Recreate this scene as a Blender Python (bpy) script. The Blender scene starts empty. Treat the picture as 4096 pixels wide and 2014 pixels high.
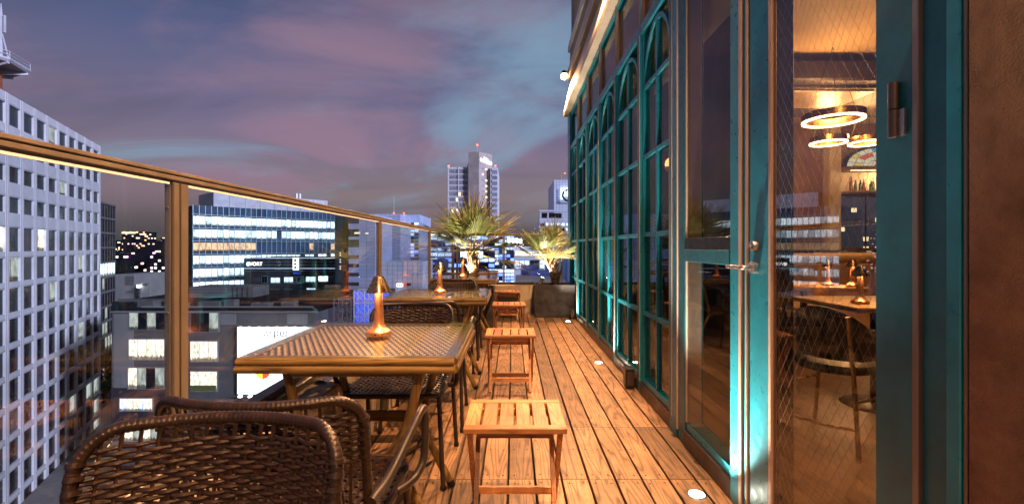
import bpy, math, random
from mathutils import Vector, Matrix
R = math.radians
sc = bpy.context.scene
col = sc.collection
random.seed(7)

# ------------------------------------------------------------------ camera
HC, F, CX, HZ = 1.145, 1820.0, 2050.0, 985.0
cam_d = bpy.data.cameras.new('camera')
cam = bpy.data.objects.new('camera', cam_d)
col.objects.link(cam)
sc.camera = cam
cam.location = (0, 0, HC)
cam.rotation_euler = (R(90), 0, 0)
cam_d.sensor_width = 36
cam_d.lens = 36 * F / 4096
cam_d.shift_y = -22 / 4096
cam_d.shift_x = -2 / 4096
cam_d.clip_start = .02
cam_d.clip_end = 6000

# ------------------------------------------------------------------ world (dusk sky with clouds)
SUN_DIR = Vector((.80, -.50, .28)).normalized()     # towards the afterglow
w = bpy.data.worlds.new('World')
sc.world = w
w.use_nodes = True
nt = w.node_tree
nt.nodes.clear()


class NT:
    """small helper around a node tree"""
    def __init__(s, tree): s.t = tree
    def n(s, typ, ins=None, **props):
        nd = s.t.nodes.new(typ)
        for k, v in props.items(): setattr(nd, k, v)
        for k, v in (ins or {}).items():
            if hasattr(v, 'is_output') or hasattr(v, 'links'): s.t.links.new(v, nd.inputs[k])
            else: nd.inputs[k].default_value = v
        return nd
    def math(s, op, a, b=0.0, clamp=False):
        return s.n('ShaderNodeMath', {0: a, 1: b}, operation=op, use_clamp=clamp).outputs[0]
    def vmath(s, op, a, b): return s.n('ShaderNodeVectorMath', {0: a, 1: b}, operation=op).outputs[0]
    def mix(s, f, a, b, blend='MIX'):
        m = s.n('ShaderNodeMix', data_type='RGBA', blend_type=blend)
        for i, v in ((0, f), (6, a), (7, b)):
            if hasattr(v, 'links'): s.t.links.new(v, m.inputs[i])
            else: m.inputs[i].default_value = (v if i == 0 else (tuple(v) + (1,))[:4])
        return m.outputs[2]
    def ramp(s, f, stops, interp='LINEAR'):
        r = s.n('ShaderNodeValToRGB', {0: f})
        r.color_ramp.interpolation = interp
        e = r.color_ramp.elements
        while len(e) < len(stops): e.new(.5)
        for el, (p, c) in zip(e, stops):
            el.position = p
            el.color = (tuple(c) + (1,))[:4] if hasattr(c, '__len__') else (c, c, c, 1)
        return r.outputs[0]
    def noise(s, vec, scale, detail=4, rough=.5, dist=0.0):
        return s.n('ShaderNodeTexNoise', {'Vector': vec, 'Scale': scale, 'Detail': detail, 'Roughness': rough, 'Distortion': dist}).outputs[0]


W = NT(nt)
tc = W.n('ShaderNodeTexCoord').outputs['Generated']
sep = W.n('ShaderNodeSeparateXYZ', {0: tc})
dz = W.math('MAXIMUM', sep.outputs[2], 0.0)
base = W.ramp(dz, [(0.0, (.050, .046, .055)), (.03, (.090, .076, .084)), (.10, (.190, .150, .165)), (.22, (.150, .128, .215)),
                   (.36, (.072, .090, .190)), (.50, (.030, .058, .135)), (1.0, (.018, .038, .095))])
den = W.math('ADD', dz, .30)
px_ = W.math('DIVIDE', sep.outputs[0], den)
py_ = W.math('DIVIDE', sep.outputs[1], den)
pl = W.n('ShaderNodeCombineXYZ', {0: px_, 1: py_, 2: 0.0}).outputs[0]
rot = W.n('ShaderNodeMapping', {'Vector': pl, 'Location': (19.20, 17.44, 0), 'Rotation': (0, 0, R(28)), 'Scale': (.60, 1.0, 1)}).outputs[0]
n1 = W.noise(rot, 1.0, 6, .54, 1.4)
rot2 = W.n('ShaderNodeMapping', {'Vector': pl, 'Location': (14.64, 4.55, 1), 'Rotation': (0, 0, R(-35)), 'Scale': (.55, 1.0, 1)}).outputs[0]
n2 = W.noise(rot2, .85, 6, .55, 1.6)
hi = W.ramp(dz, [(.04, 0), (.14, 1), (.40, 1), (.62, .25)])
pink = W.math('MULTIPLY', W.ramp(n1, [(.43, 0), (.63, 1)], 'EASE'), hi)
c1 = W.mix(W.math('MULTIPLY', pink, .8), base, (.250, .158, .225))
blue = W.math('MULTIPLY', W.ramp(n2, [(.45, 0), (.66, 1)], 'EASE'), hi)
c2 = W.mix(W.math('MULTIPLY', blue, .85), c1, (.180, .280, .395))
rot3 = W.n('ShaderNodeMapping', {'Vector': pl, 'Location': (0.3, 7.7, 2.0), 'Rotation': (0, 0, R(8)), 'Scale': (.42, 1.7, 1)}).outputs[0]
n3 = W.noise(rot3, 1.2, 6, .55, .6)
dark = W.math('MULTIPLY', W.ramp(n3, [(.50, 0), (.70, 1)], 'EASE'), .40)
c3 = W.mix(dark, c2, (.060, .062, .105))
sky = W.n('ShaderNodeTexSky', sky_type='NISHITA', sun_disc=False, sun_elevation=R(-1.5), sun_rotation=math.atan2(SUN_DIR.x, SUN_DIR.y))
c4 = W.mix(1.0, c3, W.mix(1.0, sky.outputs[0], (.03, .03, .03), 'MULTIPLY'), 'ADD')
bg = W.n('ShaderNodeBackground', {'Color': c4, 'Strength': 1.22})
W.n('ShaderNodeOutputWorld', {'Surface': bg.outputs[0]})

# ------------------------------------------------------------------ sun (dusk afterglow, shaded off the terrace by the building)
sl = bpy.data.lights.new('sun', 'SUN')
sl.energy = 3.8
sl.angle = R(8)
sl.color = (.70, .72, 1.0)
so = bpy.data.objects.new('sun', sl)
col.objects.link(so)
so.rotation_euler = SUN_DIR.to_track_quat('Z', 'Y').to_euler()

sc.view_settings.view_transform = 'Standard'
sc.view_settings.look = 'None'
sc.view_settings.exposure = 0
sc.view_settings.gamma = 1
sc.render.engine = 'CYCLES'
sc.cycles.use_denoising = True
sc.cycles.max_bounces = 8
sc.cycles.transparent_max_bounces = 24
sc.cycles.glossy_bounces = 4
sc.cycles.sample_clamp_indirect = 4
sc.cycles.caustics_reflective = False
sc.cycles.caustics_refractive = False

# ------------------------------------------------------------------ materials
MATS = {}


def newmat(name):
    m = bpy.data.materials.new(name)
    m.use_nodes = True
    m.node_tree.nodes.clear()
    MATS[name] = m
    return m, NT(m.node_tree)


def out(T, sh): T.n('ShaderNodeOutputMaterial', {'Surface': sh})


def coords(T, k=23.0):
    o = T.n('ShaderNodeTexCoord').outputs['Object']
    r = T.n('ShaderNodeObjectInfo').outputs['Random']
    return T.vmath('ADD', o, T.n('ShaderNodeCombineXYZ', {0: T.math('MULTIPLY', r, k), 1: T.math('MULTIPLY', r, k * 1.7), 2: T.math('MULTIPLY', r, k * .6)}).outputs[0])


def plain(name, c, rough=.5, metal=0.0, var=.15, vs=6.0, bump=0.0, bs=60.0, spec=.5, coat=0.0, rv=.1):
    m, T = newmat(name)
    v = coords(T)
    nz = T.noise(v, vs, 5, .6)
    f = T.math('MULTIPLY_ADD', nz, 1.0)
    dark = tuple(x * (1 - var * 1.6) for x in c)
    lite = tuple(min(1, x * (1 + var * 1.6)) for x in c)
    cc = T.ramp(nz, [(.3, dark), (.7, lite)])
    rr = T.n('ShaderNodeMapRange', {0: T.noise(v, vs * 3, 4, .6), 1: .3, 2: .7, 3: max(0.02, rough - rv), 4: min(1, rough + rv)}).outputs[0]
    b = T.n('ShaderNodeBsdfPrincipled', {'Base Color': cc, 'Roughness': rr, 'Metallic': metal, 'Specular IOR Level': spec, 'Coat Weight': coat})
    if bump:
        bp = T.n('ShaderNodeBump', {'Height': T.noise(v, bs, 5, .6), 'Strength': bump, 'Distance': .01})
        T.t.links.new(bp.outputs[0], b.inputs['Normal'])
    out(T, b.outputs[0])
    return m


def wood(name, c1, c2, axis=1, gs=9.0, rough=.5, rings=7.0):
    """grain runs along the given axis of the piece"""
    m, T = newmat(name)
    v = coords(T, 61.0)
    s = [gs, gs, gs]; s[axis] = gs * .085
    mp = T.n('ShaderNodeMapping', {'Vector': v, 'Scale': tuple(s)}).outputs[0]
    nz = T.noise(mp, 1.0, 2, .45, .25)
    ring = T.math('MULTIPLY', T.math('PINGPONG', T.math('MULTIPLY', nz, rings * 2.2), .5), 2.0)
    s2 = [260, 260, 260]; s2[axis] = 6
    st = T.noise(T.n('ShaderNodeMapping', {'Vector': v, 'Scale': tuple(s2)}).outputs[0], 1.0, 3, .6)
    blot = T.noise(v, 5.0, 5, .65)
    f = T.math('ADD', T.math('MULTIPLY', T.ramp(ring, [(.0, 0), (.30, .75), (1.0, 1)]), .55), T.math('MULTIPLY', st, .75))
    cc = T.ramp(f, [(.25, tuple(x * .55 for x in c1)), (.62, c1), (1.0, c2)])
    rnd = T.n('ShaderNodeObjectInfo').outputs['Random']
    k = T.math('MULTIPLY', T.n('ShaderNodeMapRange', {0: rnd, 3: .55, 4: 1.30}).outputs[0], T.n('ShaderNodeMapRange', {0: blot, 1: .3, 2: .68, 3: .58, 4: 1.16}).outputs[0])
    kc = T.n('ShaderNodeCombineXYZ', {0: k, 1: k, 2: k}).outputs[0]
    cc = T.mix(1.0, cc, kc, 'MULTIPLY')
    rr = T.n('ShaderNodeMapRange', {0: st, 3: rough - .12, 4: rough + .15}).outputs[0]
    b = T.n('ShaderNodeBsdfPrincipled', {'Base Color': cc, 'Roughness': rr, 'Specular IOR Level': .4})
    bp = T.n('ShaderNodeBump', {'Height': f, 'Strength': .25, 'Distance': .002})
    T.t.links.new(bp.outputs[0], b.inputs['Normal'])
    out(T, b.outputs[0])
    return m


def glass(name, tint=(1, 1, 1), ior=1.5, dirt=.02, rough=0.0, refl=1.0):
    """clear sheet: sees through, mirrors more at grazing angles on both faces"""
    m, T = newmat(name)
    bf = T.n('ShaderNodeNewGeometry').outputs['Backfacing']
    io = T.n('ShaderNodeMapRange', {0: bf, 3: ior, 4: 1 / ior}).outputs[0]
    fr = T.n('ShaderNodeFresnel', {'IOR': io}).outputs[0]
    tr = T.n('ShaderNodeBsdfTransparent', {'Color': tuple(tint) + (1,)}).outputs[0]
    gl = T.n('ShaderNodeBsdfGlossy', {'Color': (refl, refl, refl, 1), 'Roughness': rough}).outputs[0]
    mx = T.n('ShaderNodeMixShader', {0: fr, 1: tr, 2: gl}).outputs[0]
    if dirt:
        v = coords(T)
        d = T.math('MULTIPLY', T.ramp(T.noise(v, 90, 3, .7), [(.60, 0), (.74, 1)]), T.ramp(T.noise(v, 2.2, 4, .6), [(.40, 0), (.7, 1)]))
        df = T.n('ShaderNodeBsdfDiffuse', {'Color': (.6, .6, .6, 1)}).outputs[0]
        mx = T.n('ShaderNodeMixShader', {0: T.math('MULTIPLY', d, dirt), 1: mx, 2: df}).outputs[0]
    out(T, mx)
    return m


def emis(name, c, s, sample=False, var=None):
    m, T = newmat(name)
    st = s
    if var:
        v = coords(T, 91)
        mp = T.n('ShaderNodeMapping', {'Vector': v, 'Scale': var}).outputs[0]
        nz = T.noise(mp, 1.0, 4, .65)
        oz = T.n('ShaderNodeSeparateXYZ', {0: T.n('ShaderNodeTexCoord').outputs['Object']}).outputs[2]
        low = T.math('ADD', oz, T.math('MULTIPLY', T.noise(v, 7.0, 2, .5), -.38))       # furniture along the lower edge
        st = T.math('MULTIPLY', T.math('MULTIPLY', T.ramp(nz, [(.30, .30), (.58, 1.0)]), T.ramp(low, [(-.56 + .5, .18), (-.50 + .5, 1.0)]) if False else T.n('ShaderNodeMapRange', {0: low, 1: -.55, 2: -.47, 3: .16, 4: 1.0}).outputs[0]), s)
    e = T.n('ShaderNodeEmission', {'Color': tuple(c) + (1,), 'Strength': st}).outputs[0]
    out(T, e)
    m.cycles.emission_sampling = 'AUTO' if sample else 'NONE'
    return m


def far_lights(name, c, s, cw, chh, dens):
    """far facade whose windows are too small to tell apart"""
    m, T = newmat(name)
    o = T.n('ShaderNodeTexCoord').outputs['Object']
    r = T.n('ShaderNodeObjectInfo').outputs['Random']
    v = T.vmath('MULTIPLY', o, (1 / cw, 1 / cw, 1 / chh))
    fl = T.n('ShaderNodeVectorMath', {0: v}, operation='FLOOR').outputs[0]
    frc = T.n('ShaderNodeSeparateXYZ', {0: T.n('ShaderNodeVectorMath', {0: v}, operation='FRACTION').outputs[0]})
    wn = T.n('ShaderNodeTexWhiteNoise', {'Vector': T.vmath('ADD', fl, T.n('ShaderNodeCombineXYZ', {0: T.math('MULTIPLY', r, 50), 1: r, 2: r}).outputs[0])}, noise_dimensions='3D')
    lit = T.math('GREATER_THAN', wn.outputs[0], 1 - dens)
    mk = T.math('MULTIPLY', T.math('GREATER_THAN', frc.outputs[0], .35), T.math('GREATER_THAN', frc.outputs[2], .45))
    e = T.n('ShaderNodeEmission', {'Color': T.mix(.45, c, wn.outputs[1]), 'Strength': T.math('MULTIPLY', T.math('MULTIPLY', lit, mk), s)}).outputs[0]
    d = T.n('ShaderNodeBsdfDiffuse', {'Color': (.012, .013, .018, 1)}).outputs[0]
    out(T, T.n('ShaderNodeAddShader', {0: e, 1: d}).outputs[0])
    m.cycles.emission_sampling = 'NONE'
    return m


wood('deck_wood', (.170, .098, .055), (.385, .232, .130), 1, 8.0, .48)
wood('stool_wood_x', (.42, .185, .075), (.60, .29, .125), 0, 11.0, .42)
wood('stool_wood_y', (.42, .185, .075), (.60, .29, .125), 1, 11.0, .42)
wood('stool_wood_z', (.34, .14, .055), (.48, .22, .09), 2, 11.0, .42)
wood('bamboo', (.17, .105, .034), (.27, .175, .062), 0, 9.0, .3, 5)
wood('bamboo_y', (.17, .105, .034), (.27, .175, .062), 1, 9.0, .3, 5)
wood('bamboo_z', (.17, .105, .034), (.27, .175, .062), 2, 9.0, .3, 5)
plain('deck_base', (.015, .012, .01), .9)  # near-black sheet below the planks; shade of the gaps put into its colour
plain('screw', (.02, .016, .014), .6, .4)
plain('concrete', (.50, .42, .32), .75, 0, .10, 4, .25, 40)
plain('bronze', (.205, .175, .150), .38, .45, .08, 5, .05, 200)
plain('bronze_dark', (.10, .075, .06), .4, .7, .1, 5)
plain('grey_metal', (.26, .25, .27), .4, .6, .1, 8)
plain('seal_white', (.86, .87, .90), .35, 0, .04)
plain('bolt', (.35, .33, .31), .3, .9, .05)
plain('wicker', (.018, .010, .008), .36, 0, .30, 30, .12, 160, .5)
plain('wicker_lit', (.026, .0135, .009), .38, 0, .35, 24, .12, 160, .5)
plain('chair_tube', (.030, .022, .020), .38, .2, .15, 30, .08, 220)
plain('strip_white', (.62, .45, .27), .42, 0, .12, 20)
plain('strip_dark', (.012, .008, .006), .6, 0, .3, 20)
plain('copper', (.72, .33, .17), .34, .88, .06, 8, .02, 300)
plain('shade_metal', (.40, .27, .16), .26, 1.0, .06, 8, .02, 300)
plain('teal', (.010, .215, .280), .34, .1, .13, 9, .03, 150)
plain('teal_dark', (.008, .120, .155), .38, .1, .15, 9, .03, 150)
plain('beige_frame', (.50, .36, .26), .42, .15, .08, 6)
plain('black_metal', (.012, .012, .013), .4, .2, .2)
plain('steel', (.62, .58, .54), .22, 1.0, .05, 12)
plain('eave_cream', (.56, .48, .38), .6, 0, .10, 3, .15, 30)
plain('eave_metal', (.50, .52, .58), .4, .5, .12, 3)
plain('upper_wall', (.30, .24, .18), .8, 0, .12, 2, .2, 30)
plain('stucco', (.24, .13, .07), .75, 0, .18, 12, 1.0, 170, .15)
plain('slate', (.030, .029, .031), .5, 0, .55, 7, .6, 18)
plain('soil', (.06, .045, .03), .9, 0, .3, 20, .6, 40)
plain('pebble', (.40, .31, .22), .7, 0, .3, 30)
plain('palm_leaf', (.140, .170, .050), .42, 0, .30, 9, .1, 90, .5)
plain('palm_leaf_dry', (.30, .22, .07), .5, 0, .3, 9)
plain('petiole', (.26, .24, .07), .45, 0, .2, 9)
plain('palm_bark', (.075, .045, .026), .9, 0, .45, 18, .9, 45)
plain('dark_box', (.018, .022, .020), .5, 0, .2)
plain('interior_wall', (.24, .115, .048), .7, 0, .12, 3)
plain('interior_dark', (.030, .019, .014), .6, 0, .2, 4)
plain('interior_ceiling', (.58, .40, .20), .7, 0, .06, 2)
plain('pilaster', (.72, .58, .42), .6, 0, .05)
wood('interior_floor', (.26, .13, .055), (.38, .21, .10), 1, 4.0, .35)
plain('leather_tan', (.36, .21, .10), .45, 0, .15, 6, .1, 120)
plain('leather_black', (.012, .011, .012), .42, 0, .2, 8, .1, 120)
plain('cushion_teal', (.02, .20, .17), .7, 0, .1)
plain('brass', (.55, .36, .15), .28, 1.0, .06)
wood('table_wood', (.34, .19, .085), (.46, .28, .13), 0, 8.0, .35)
for nm, c in (('bottle_amber', (.30, .10, .02)), ('bottle_green', (.03, .12, .05)), ('bottle_clear', (.5, .48, .42)), ('bottle_red', (.3, .03, .02))):
    plain(nm, c, .12, 0, .1)
for i, c in enumerate(((.7, .12, .08), (.1, .45, .2), (.75, .55, .15), (.12, .3, .55), (.8, .7, .5))):
    emis('stained_%d' % i, c, .9)
glass('balustrade_glass', (.95, .97, .97), 1.48, .14)
glass('facade_glass', (.74, .76, .78), 1.48, .04, 0.0, .6)
glass('door_glass', (.90, .89, .87), 1.50, .08)
glass('table_glass', (.90, .93, .92), 1.42, .02, 0.0, .75)
plain('wire', (.30, .27, .24), .35, .8, .05)
emis('lamp_white', (1.0, .86, .66), 60)
emis('ring_glow', (1.0, .70, .36), 9, True)
emis('bulb_glow', (1.0, .55, .22), 40)
emis('globe_glow', (1.0, .42, .12), 5)
emis('red_glow', (1.0, .05, .03), 14)
emis('shelf_glow', (1.0, .72, .40), 2.6, True)
# city
plain('white_facade', (.72, .72, .76), .7, 0, .06, .5)
plain('white_tile', (.70, .74, .88), .55, 0, .05, .4)  # white tile, tinted with the blue city light falling on it
plain('blue_lit_pale', (.42, .49, .70), .6, 0, .10, .15)  # pale walls with the blue city light put into their base colour
plain('joint_grey', (.22, .22, .26), .8)
plain('city_grey', (.105, .105, .105), .75, 0, .12, .4)
plain('city_grey_lite', (.22, .22, .215), .75, 0, .1, .4)
plain('city_dark', (.022, .024, .032), .7, 0, .2, .3)
plain('city_roof', (.020, .020, .024), .95, 0, .25, .3, 0, 60, .03)
plain('city_blue', (.05, .10, .34), .5, 0, .2, .2)
plain('city_brown', (.50, .42, .40), .8, 0, .15, .2)
plain('dark_pane', (.010, .013, .020), .25, 0, .2, .3, 0, 60, .12)
plain('pane_blue', (.05, .09, .16), .12, 0, .25, .3)
plain('mullion', (.20, .30, .34), .4, .5, .1)
plain('truss_white', (.75, .77, .85), .5, .2, .05)
plain('truss_grey', (.17, .17, .18), .6, .2, .1)
plain('orange_paint', (.50, .13, .04), .6)
plain('platform_grey', (.55, .56, .62), .6, 0, .1, .5)
plain('asphalt', (.045, .045, .048), .85, 0, .2, .3)
plain('paving', (.26, .24, .22), .8, 0, .15, .3)
plain('leaf_dark', (.035, .06, .022), .7, 0, .4, .5)
plain('bark', (.05, .035, .025), .9)
plain('ink_grey', (.03, .03, .035), .7)
plain('tower_pane', (.34, .33, .39), .5, 0, .2, .2)
plain('blind_grey', (.10, .10, .11), .7, 0, .3, .6)
emis('office_white', (.74, .88, 1.0), 4.5, False, (2.6, 2.6, 1.6))
emis('office_soft', (.62, .82, 1.0), 2.4, False, (2.6, 2.6, 1.6))
emis('office_warm', (1.0, .66, .42), 1.6, False, (2.6, 2.6, 1.6))
emis('room_white', (1.0, .90, .74), 2.0, False, (3.4, 3.4, 3.0))
emis('room_soft', (.80, .86, .80), 0.8, False, (2.6, 2.6, 1.6))
emis('room_warm', (1.0, .72, .36), 2.2, False, (2.6, 2.6, 1.6))
emis('window_blue', (.55, .70, 1.0), 2.8, False, (2.6, 2.6, 1.6))
emis('billboard', (.90, .97, 1.0), 4.0, False)
emis('led_blue', (.50, .64, 1.0), 6.0, False, (.08, .08, .08))
emis('blue_wall', (.06, .12, 1.0), 1.6, False, (.10, .10, .06))
emis('blue_glow', (.16, .30, 1.0), 3.2, False, (.05, .05, .09))
emis('sign_white', (1, 1, 1), 5)
emis('flood_white', (.95, .97, 1.0), 14)
emis('tower_warm', (1.0, .80, .50), 2.0)
emis('shop_warm', (1.0, .84, .66), 2.2, True, (.4, .4, .5))
emis('sign_red', (1.0, .12, .08), 1.5)
emis('sign_yellow', (1.0, .72, .08), 2.0)
far_lights('far_warm', (1.0, .62, .26), 4.5, 3.2, 3.0, .17)
far_lights('far_cool', (.80, .78, .90), 3.5, 3.4, 3.2, .15)


# ------------------------------------------------------------------ mesh helpers
class MB:
    def __init__(s): s.v, s.f, s.sm = [], [], []
    def add(s, vs, fs, smooth=False):
        o = len(s.v)
        s.v += [tuple(p) for p in vs]
        for f in fs:
            s.f.append(tuple(i + o for i in f)); s.sm.append(smooth)
        return s
    def box(s, x0, x1, y0, y1, z0, z1, M=None):
        vs = [(x, y, z) for z in (z0, z1) for y in (y0, y1) for x in (x0, x1)]
        if M: vs = [M @ Vector(p) for p in vs]
        return s.add(vs, [(0, 2, 3, 1), (4, 5, 7, 6), (0, 1, 5, 4), (2, 6, 7, 3), (0, 4, 6, 2), (1, 3, 7, 5)])
    def rbox(s, x0, x1, y0, y1, z0, z1, c):
        """box with all edges chamfered by c"""
        vs, fs = [], []
        X, Y, Z = (x0, x1), (y0, y1), (z0, z1)
        sg = (1, -1)
        idx = {}
        for i in (0, 1):
            for j in (0, 1):
                for k in (0, 1):
                    cx, cy, cz = X[i] + sg[i] * c, Y[j] + sg[j] * c, Z[k] + sg[k] * c
                    for a, p in enumerate(((X[i], cy, cz), (cx, Y[j], cz), (cx, cy, Z[k]))):
                        idx[i, j, k, a] = len(vs); vs.append(p)
        for i in (0, 1): fs.append([idx[i, 0, 0, 0], idx[i, 1, 0, 0], idx[i, 1, 1, 0], idx[i, 0, 1, 0]][::(-1 if i == 0 else 1)])
        for j in (0, 1): fs.append([idx[0, j, 0, 1], idx[1, j, 0, 1], idx[1, j, 1, 1], idx[0, j, 1, 1]][::(1 if j == 0 else -1)])
        for k in (0, 1): fs.append([idx[0, 0, k, 2], idx[1, 0, k, 2], idx[1, 1, k, 2], idx[0, 1, k, 2]][::(-1 if k == 0 else 1)])
        ctr = Vector(((x0 + x1) / 2, (y0 + y1) / 2, (z0 + z1) / 2))
        def put(q):
            a, b, d = (Vector(vs[t]) for t in q[:3])
            n = (b - a).cross(d - a)
            fs.append(q if n.dot(a - ctr) > 0 else q[::-1])
        for j in (0, 1):
            for k in (0, 1): put([idx[0, j, k, 1], idx[1, j, k, 1], idx[1, j, k, 2], idx[0, j, k, 2]])
        for i in (0, 1):
            for k in (0, 1): put([idx[i, 0, k, 0], idx[i, 1, k, 0], idx[i, 1, k, 2], idx[i, 0, k, 2]])
        for i in (0, 1):
            for j in (0, 1): put([idx[i, j, 0, 0], idx[i, j, 1, 0], idx[i, j, 1, 1], idx[i, j, 0, 1]])
        for i in (0, 1):
            for j in (0, 1):
                for k in (0, 1): put([idx[i, j, k, 0], idx[i, j, k, 1], idx[i, j, k, 2]])
        return s.add(vs, fs)
    def tube(s, path, r, n=8, cap=True, flat=1.0, up=None):
        """round tube along a path; r may be a list; flat squeezes the second axis"""
        P = [Vector(p) for p in path]
        rs = r if isinstance(r, (list, tuple)) else [r] * len(P)
        vs, fs = [], []
        prev = None
        for i, p in enumerate(P):
            t = (P[min(i + 1, len(P) - 1)] - P[max(i - 1, 0)])
            t = t.normalized() if t.length > 1e-9 else Vector((0, 0, 1))
            if prev is None:
                a = Vector(up) if up else (Vector((0, 0, 1)) if abs(t.z) < .9 else Vector((1, 0, 0)))
            else: a = prev
            a = (a - t * a.dot(t)).normalized()
            prev = a
            b = t.cross(a)
            for k in range(n):
                an = 2 * math.pi * (k + .5) / n
                vs.append(p + (a * math.cos(an) + b * math.sin(an) * flat) * rs[i])
        for i in range(len(P) - 1):
            for k in range(n):
                k2 = (k + 1) % n
                fs.append((i * n + k, i * n + k2, (i + 1) * n + k2, (i + 1) * n + k))
        s.add(vs, fs, n > 4)
        if cap:
            o = len(s.v) - len(vs)
            s.f.append(tuple(o + k for k in range(n))[::-1]); s.sm.append(False)
            e = o + (len(P) - 1) * n
            s.f.append(tuple(e + k for k in range(n))); s.sm.append(False)
        return s
    def bar(s, a, b, w, h, up=(0, 0, 1)):
        """square-section bar from a to b; h along up, w across"""
        a, b = Vector(a), Vector(b)
        t = (b - a).normalized()
        u = Vector(up); u = (u - t * u.dot(t)).normalized()
        q = t.cross(u)
        vs = [p + q * (sx * w / 2) + u * (sz * h / 2) for p in (a, b) for sz in (-1, 1) for sx in (-1, 1)]
        return s.add(vs, [(0, 2, 3, 1), (4, 5, 7, 6), (0, 1, 5, 4), (2, 6, 7, 3), (0, 4, 6, 2), (1, 3, 7, 5)])
    def lathe(s, prof, n=32, c=(0, 0, 0), smooth=True):
        vs, fs = [], []
        for r, z in prof:
            for k in range(n):
                a = 2 * math.pi * k / n
                vs.append((c[0] + r * math.cos(a), c[1] + r * math.sin(a), c[2] + z))
        for i in range(len(prof) - 1):
            for k in range(n):
                k2 = (k + 1) % n
                fs.append((i * n + k, i * n + k2, (i + 1) * n + k2, (i + 1) * n + k))
        return s.add(vs, fs, smooth)
    def prism(s, pts, y0, y1, axis=1):
        """polygon in x,z pushed from y0 to y1 (axis 1) or polygon in y,z pushed along x (axis 0)"""
        n = len(pts)
        if axis == 1: vs = [(p[0], y, p[1]) for y in (y0, y1) for p in pts]
        else: vs = [(x, p[0], p[1]) for x in (y0, y1) for p in pts]
        fs = [tuple(range(n)), tuple(range(n, 2 * n))[::-1]] + [(i, i + n, (i + 1) % n + n, (i + 1) % n) for i in range(n)]
        return s.add(vs, fs)
    def mesh(s, name, mat):
        me = bpy.data.meshes.new(name)
        me.from_pydata(s.v, [], s.f)
        me.polygons.foreach_set('use_smooth', s.sm)
        me.update()
        if any(s.sm): me.set_sharp_from_angle(angle=R(38))
        if mat: me.materials.append(MATS[mat])
        return me
    def build(s, name, mat, parent=None, world=False, loc=None):
        """world: vertices are in world coordinates and get moved into the (unrotated) parent's frame"""
        if world and parent is not None:
            o = wloc(parent)
            s.v = [(a - o.x, b - o.y, c - o.z) for a, b, c in s.v]
        return put(s.mesh(name, mat), name, parent, loc)


def wloc(o):
    p = Vector(o.location)
    while o.parent:
        o = o.parent; p = p + Vector(o.location)
    return p


def put(me, name, parent=None, loc=None, rot=None, scale=None):
    o = bpy.data.objects.new(name, me)
    col.objects.link(o)
    if parent is not None: o.parent = parent
    if loc is not None: o.location = loc
    if rot is not None: o.rotation_euler = rot
    if scale is not None: o.scale = scale
    return o


def tag(o, label=None, cat=None, group=None, kind=None):
    if label: o['label'] = label
    if cat: o['category'] = cat
    if group: o['group'] = group
    if kind: o['kind'] = kind
    return o


def thing(name, label, cat, loc=(0, 0, 0), rz=0.0, group=None):
    o = bpy.data.objects.new(name, None)
    o.empty_display_size = .1
    col.objects.link(o)
    o.location = loc
    o.rotation_euler = (0, 0, rz)
    return tag(o, label, cat, group)


def struct(mb, name, mat, loc=None):
    return tag(mb.build(name, mat, None, loc=loc), kind='structure')


def copy_tree(o, parent=None):
    c = o.copy()
    col.objects.link(c)
    c.parent = parent
    for ch in o.children: copy_tree(ch, c)
    return c


def dup(root, loc, rz=0.0, label=None, group=None):
    r = copy_tree(root)
    r.location = loc
    r.rotation_euler = (0, 0, rz)
    if label: r['label'] = label
    if group: r['group'] = group
    return r


def lamp(name, typ, loc, power, color, parent=None, size=.02, target=None, angle=120, blend=.5):
    d = bpy.data.lights.new(name, typ)
    d.energy = power
    d.color = color
    d.shadow_soft_size = size
    o = bpy.data.objects.new(name, d)
    col.objects.link(o)
    if parent: o.parent = parent
    o.location = loc
    if typ == 'SPOT':
        d.spot_size = R(angle); d.spot_blend = blend
        o.rotation_euler = (Vector(target) - Vector(loc)).to_track_quat('-Z', 'Y').to_euler()
    return o


def P(x, y, Y):
    """photo pixel at a known distance"""
    return Vector(((x - CX) / F * Y, Y, HC - (y - HZ) / F * Y))


def smooth_path(pts, k=4):
    """Catmull-Rom through points"""
    p = [Vector(q) for q in pts]
    p = [p[0] * 2 - p[1]] + p + [p[-1] * 2 - p[-2]]
    o = []
    for i in range(1, len(p) - 2):
        for j in range(k):
            t = j / k
            a, b, c, d = p[i - 1], p[i], p[i + 1], p[i + 2]
            o.append(.5 * ((2 * b) + (c - a) * t + (2 * a - 5 * b + 4 * c - d) * t * t + (3 * b - a - 3 * c + d) * t ** 3))
    o.append(p[-2])
    return o


AMBER = (1.0, .50, .215)
WARM = (1.0, .86, .68)

# ================================================================== THE TERRACE
GZ = -36.0
gx0, gx1 = -900, 900
struct(MB().box(-2500, 2500, -300, 4500, GZ - 1, GZ), 'ground', 'asphalt')
struct(MB().box(-1.12, 9.0, -6.0, 8.12, GZ + .004, -.06), 'building_base', 'city_grey')

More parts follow.
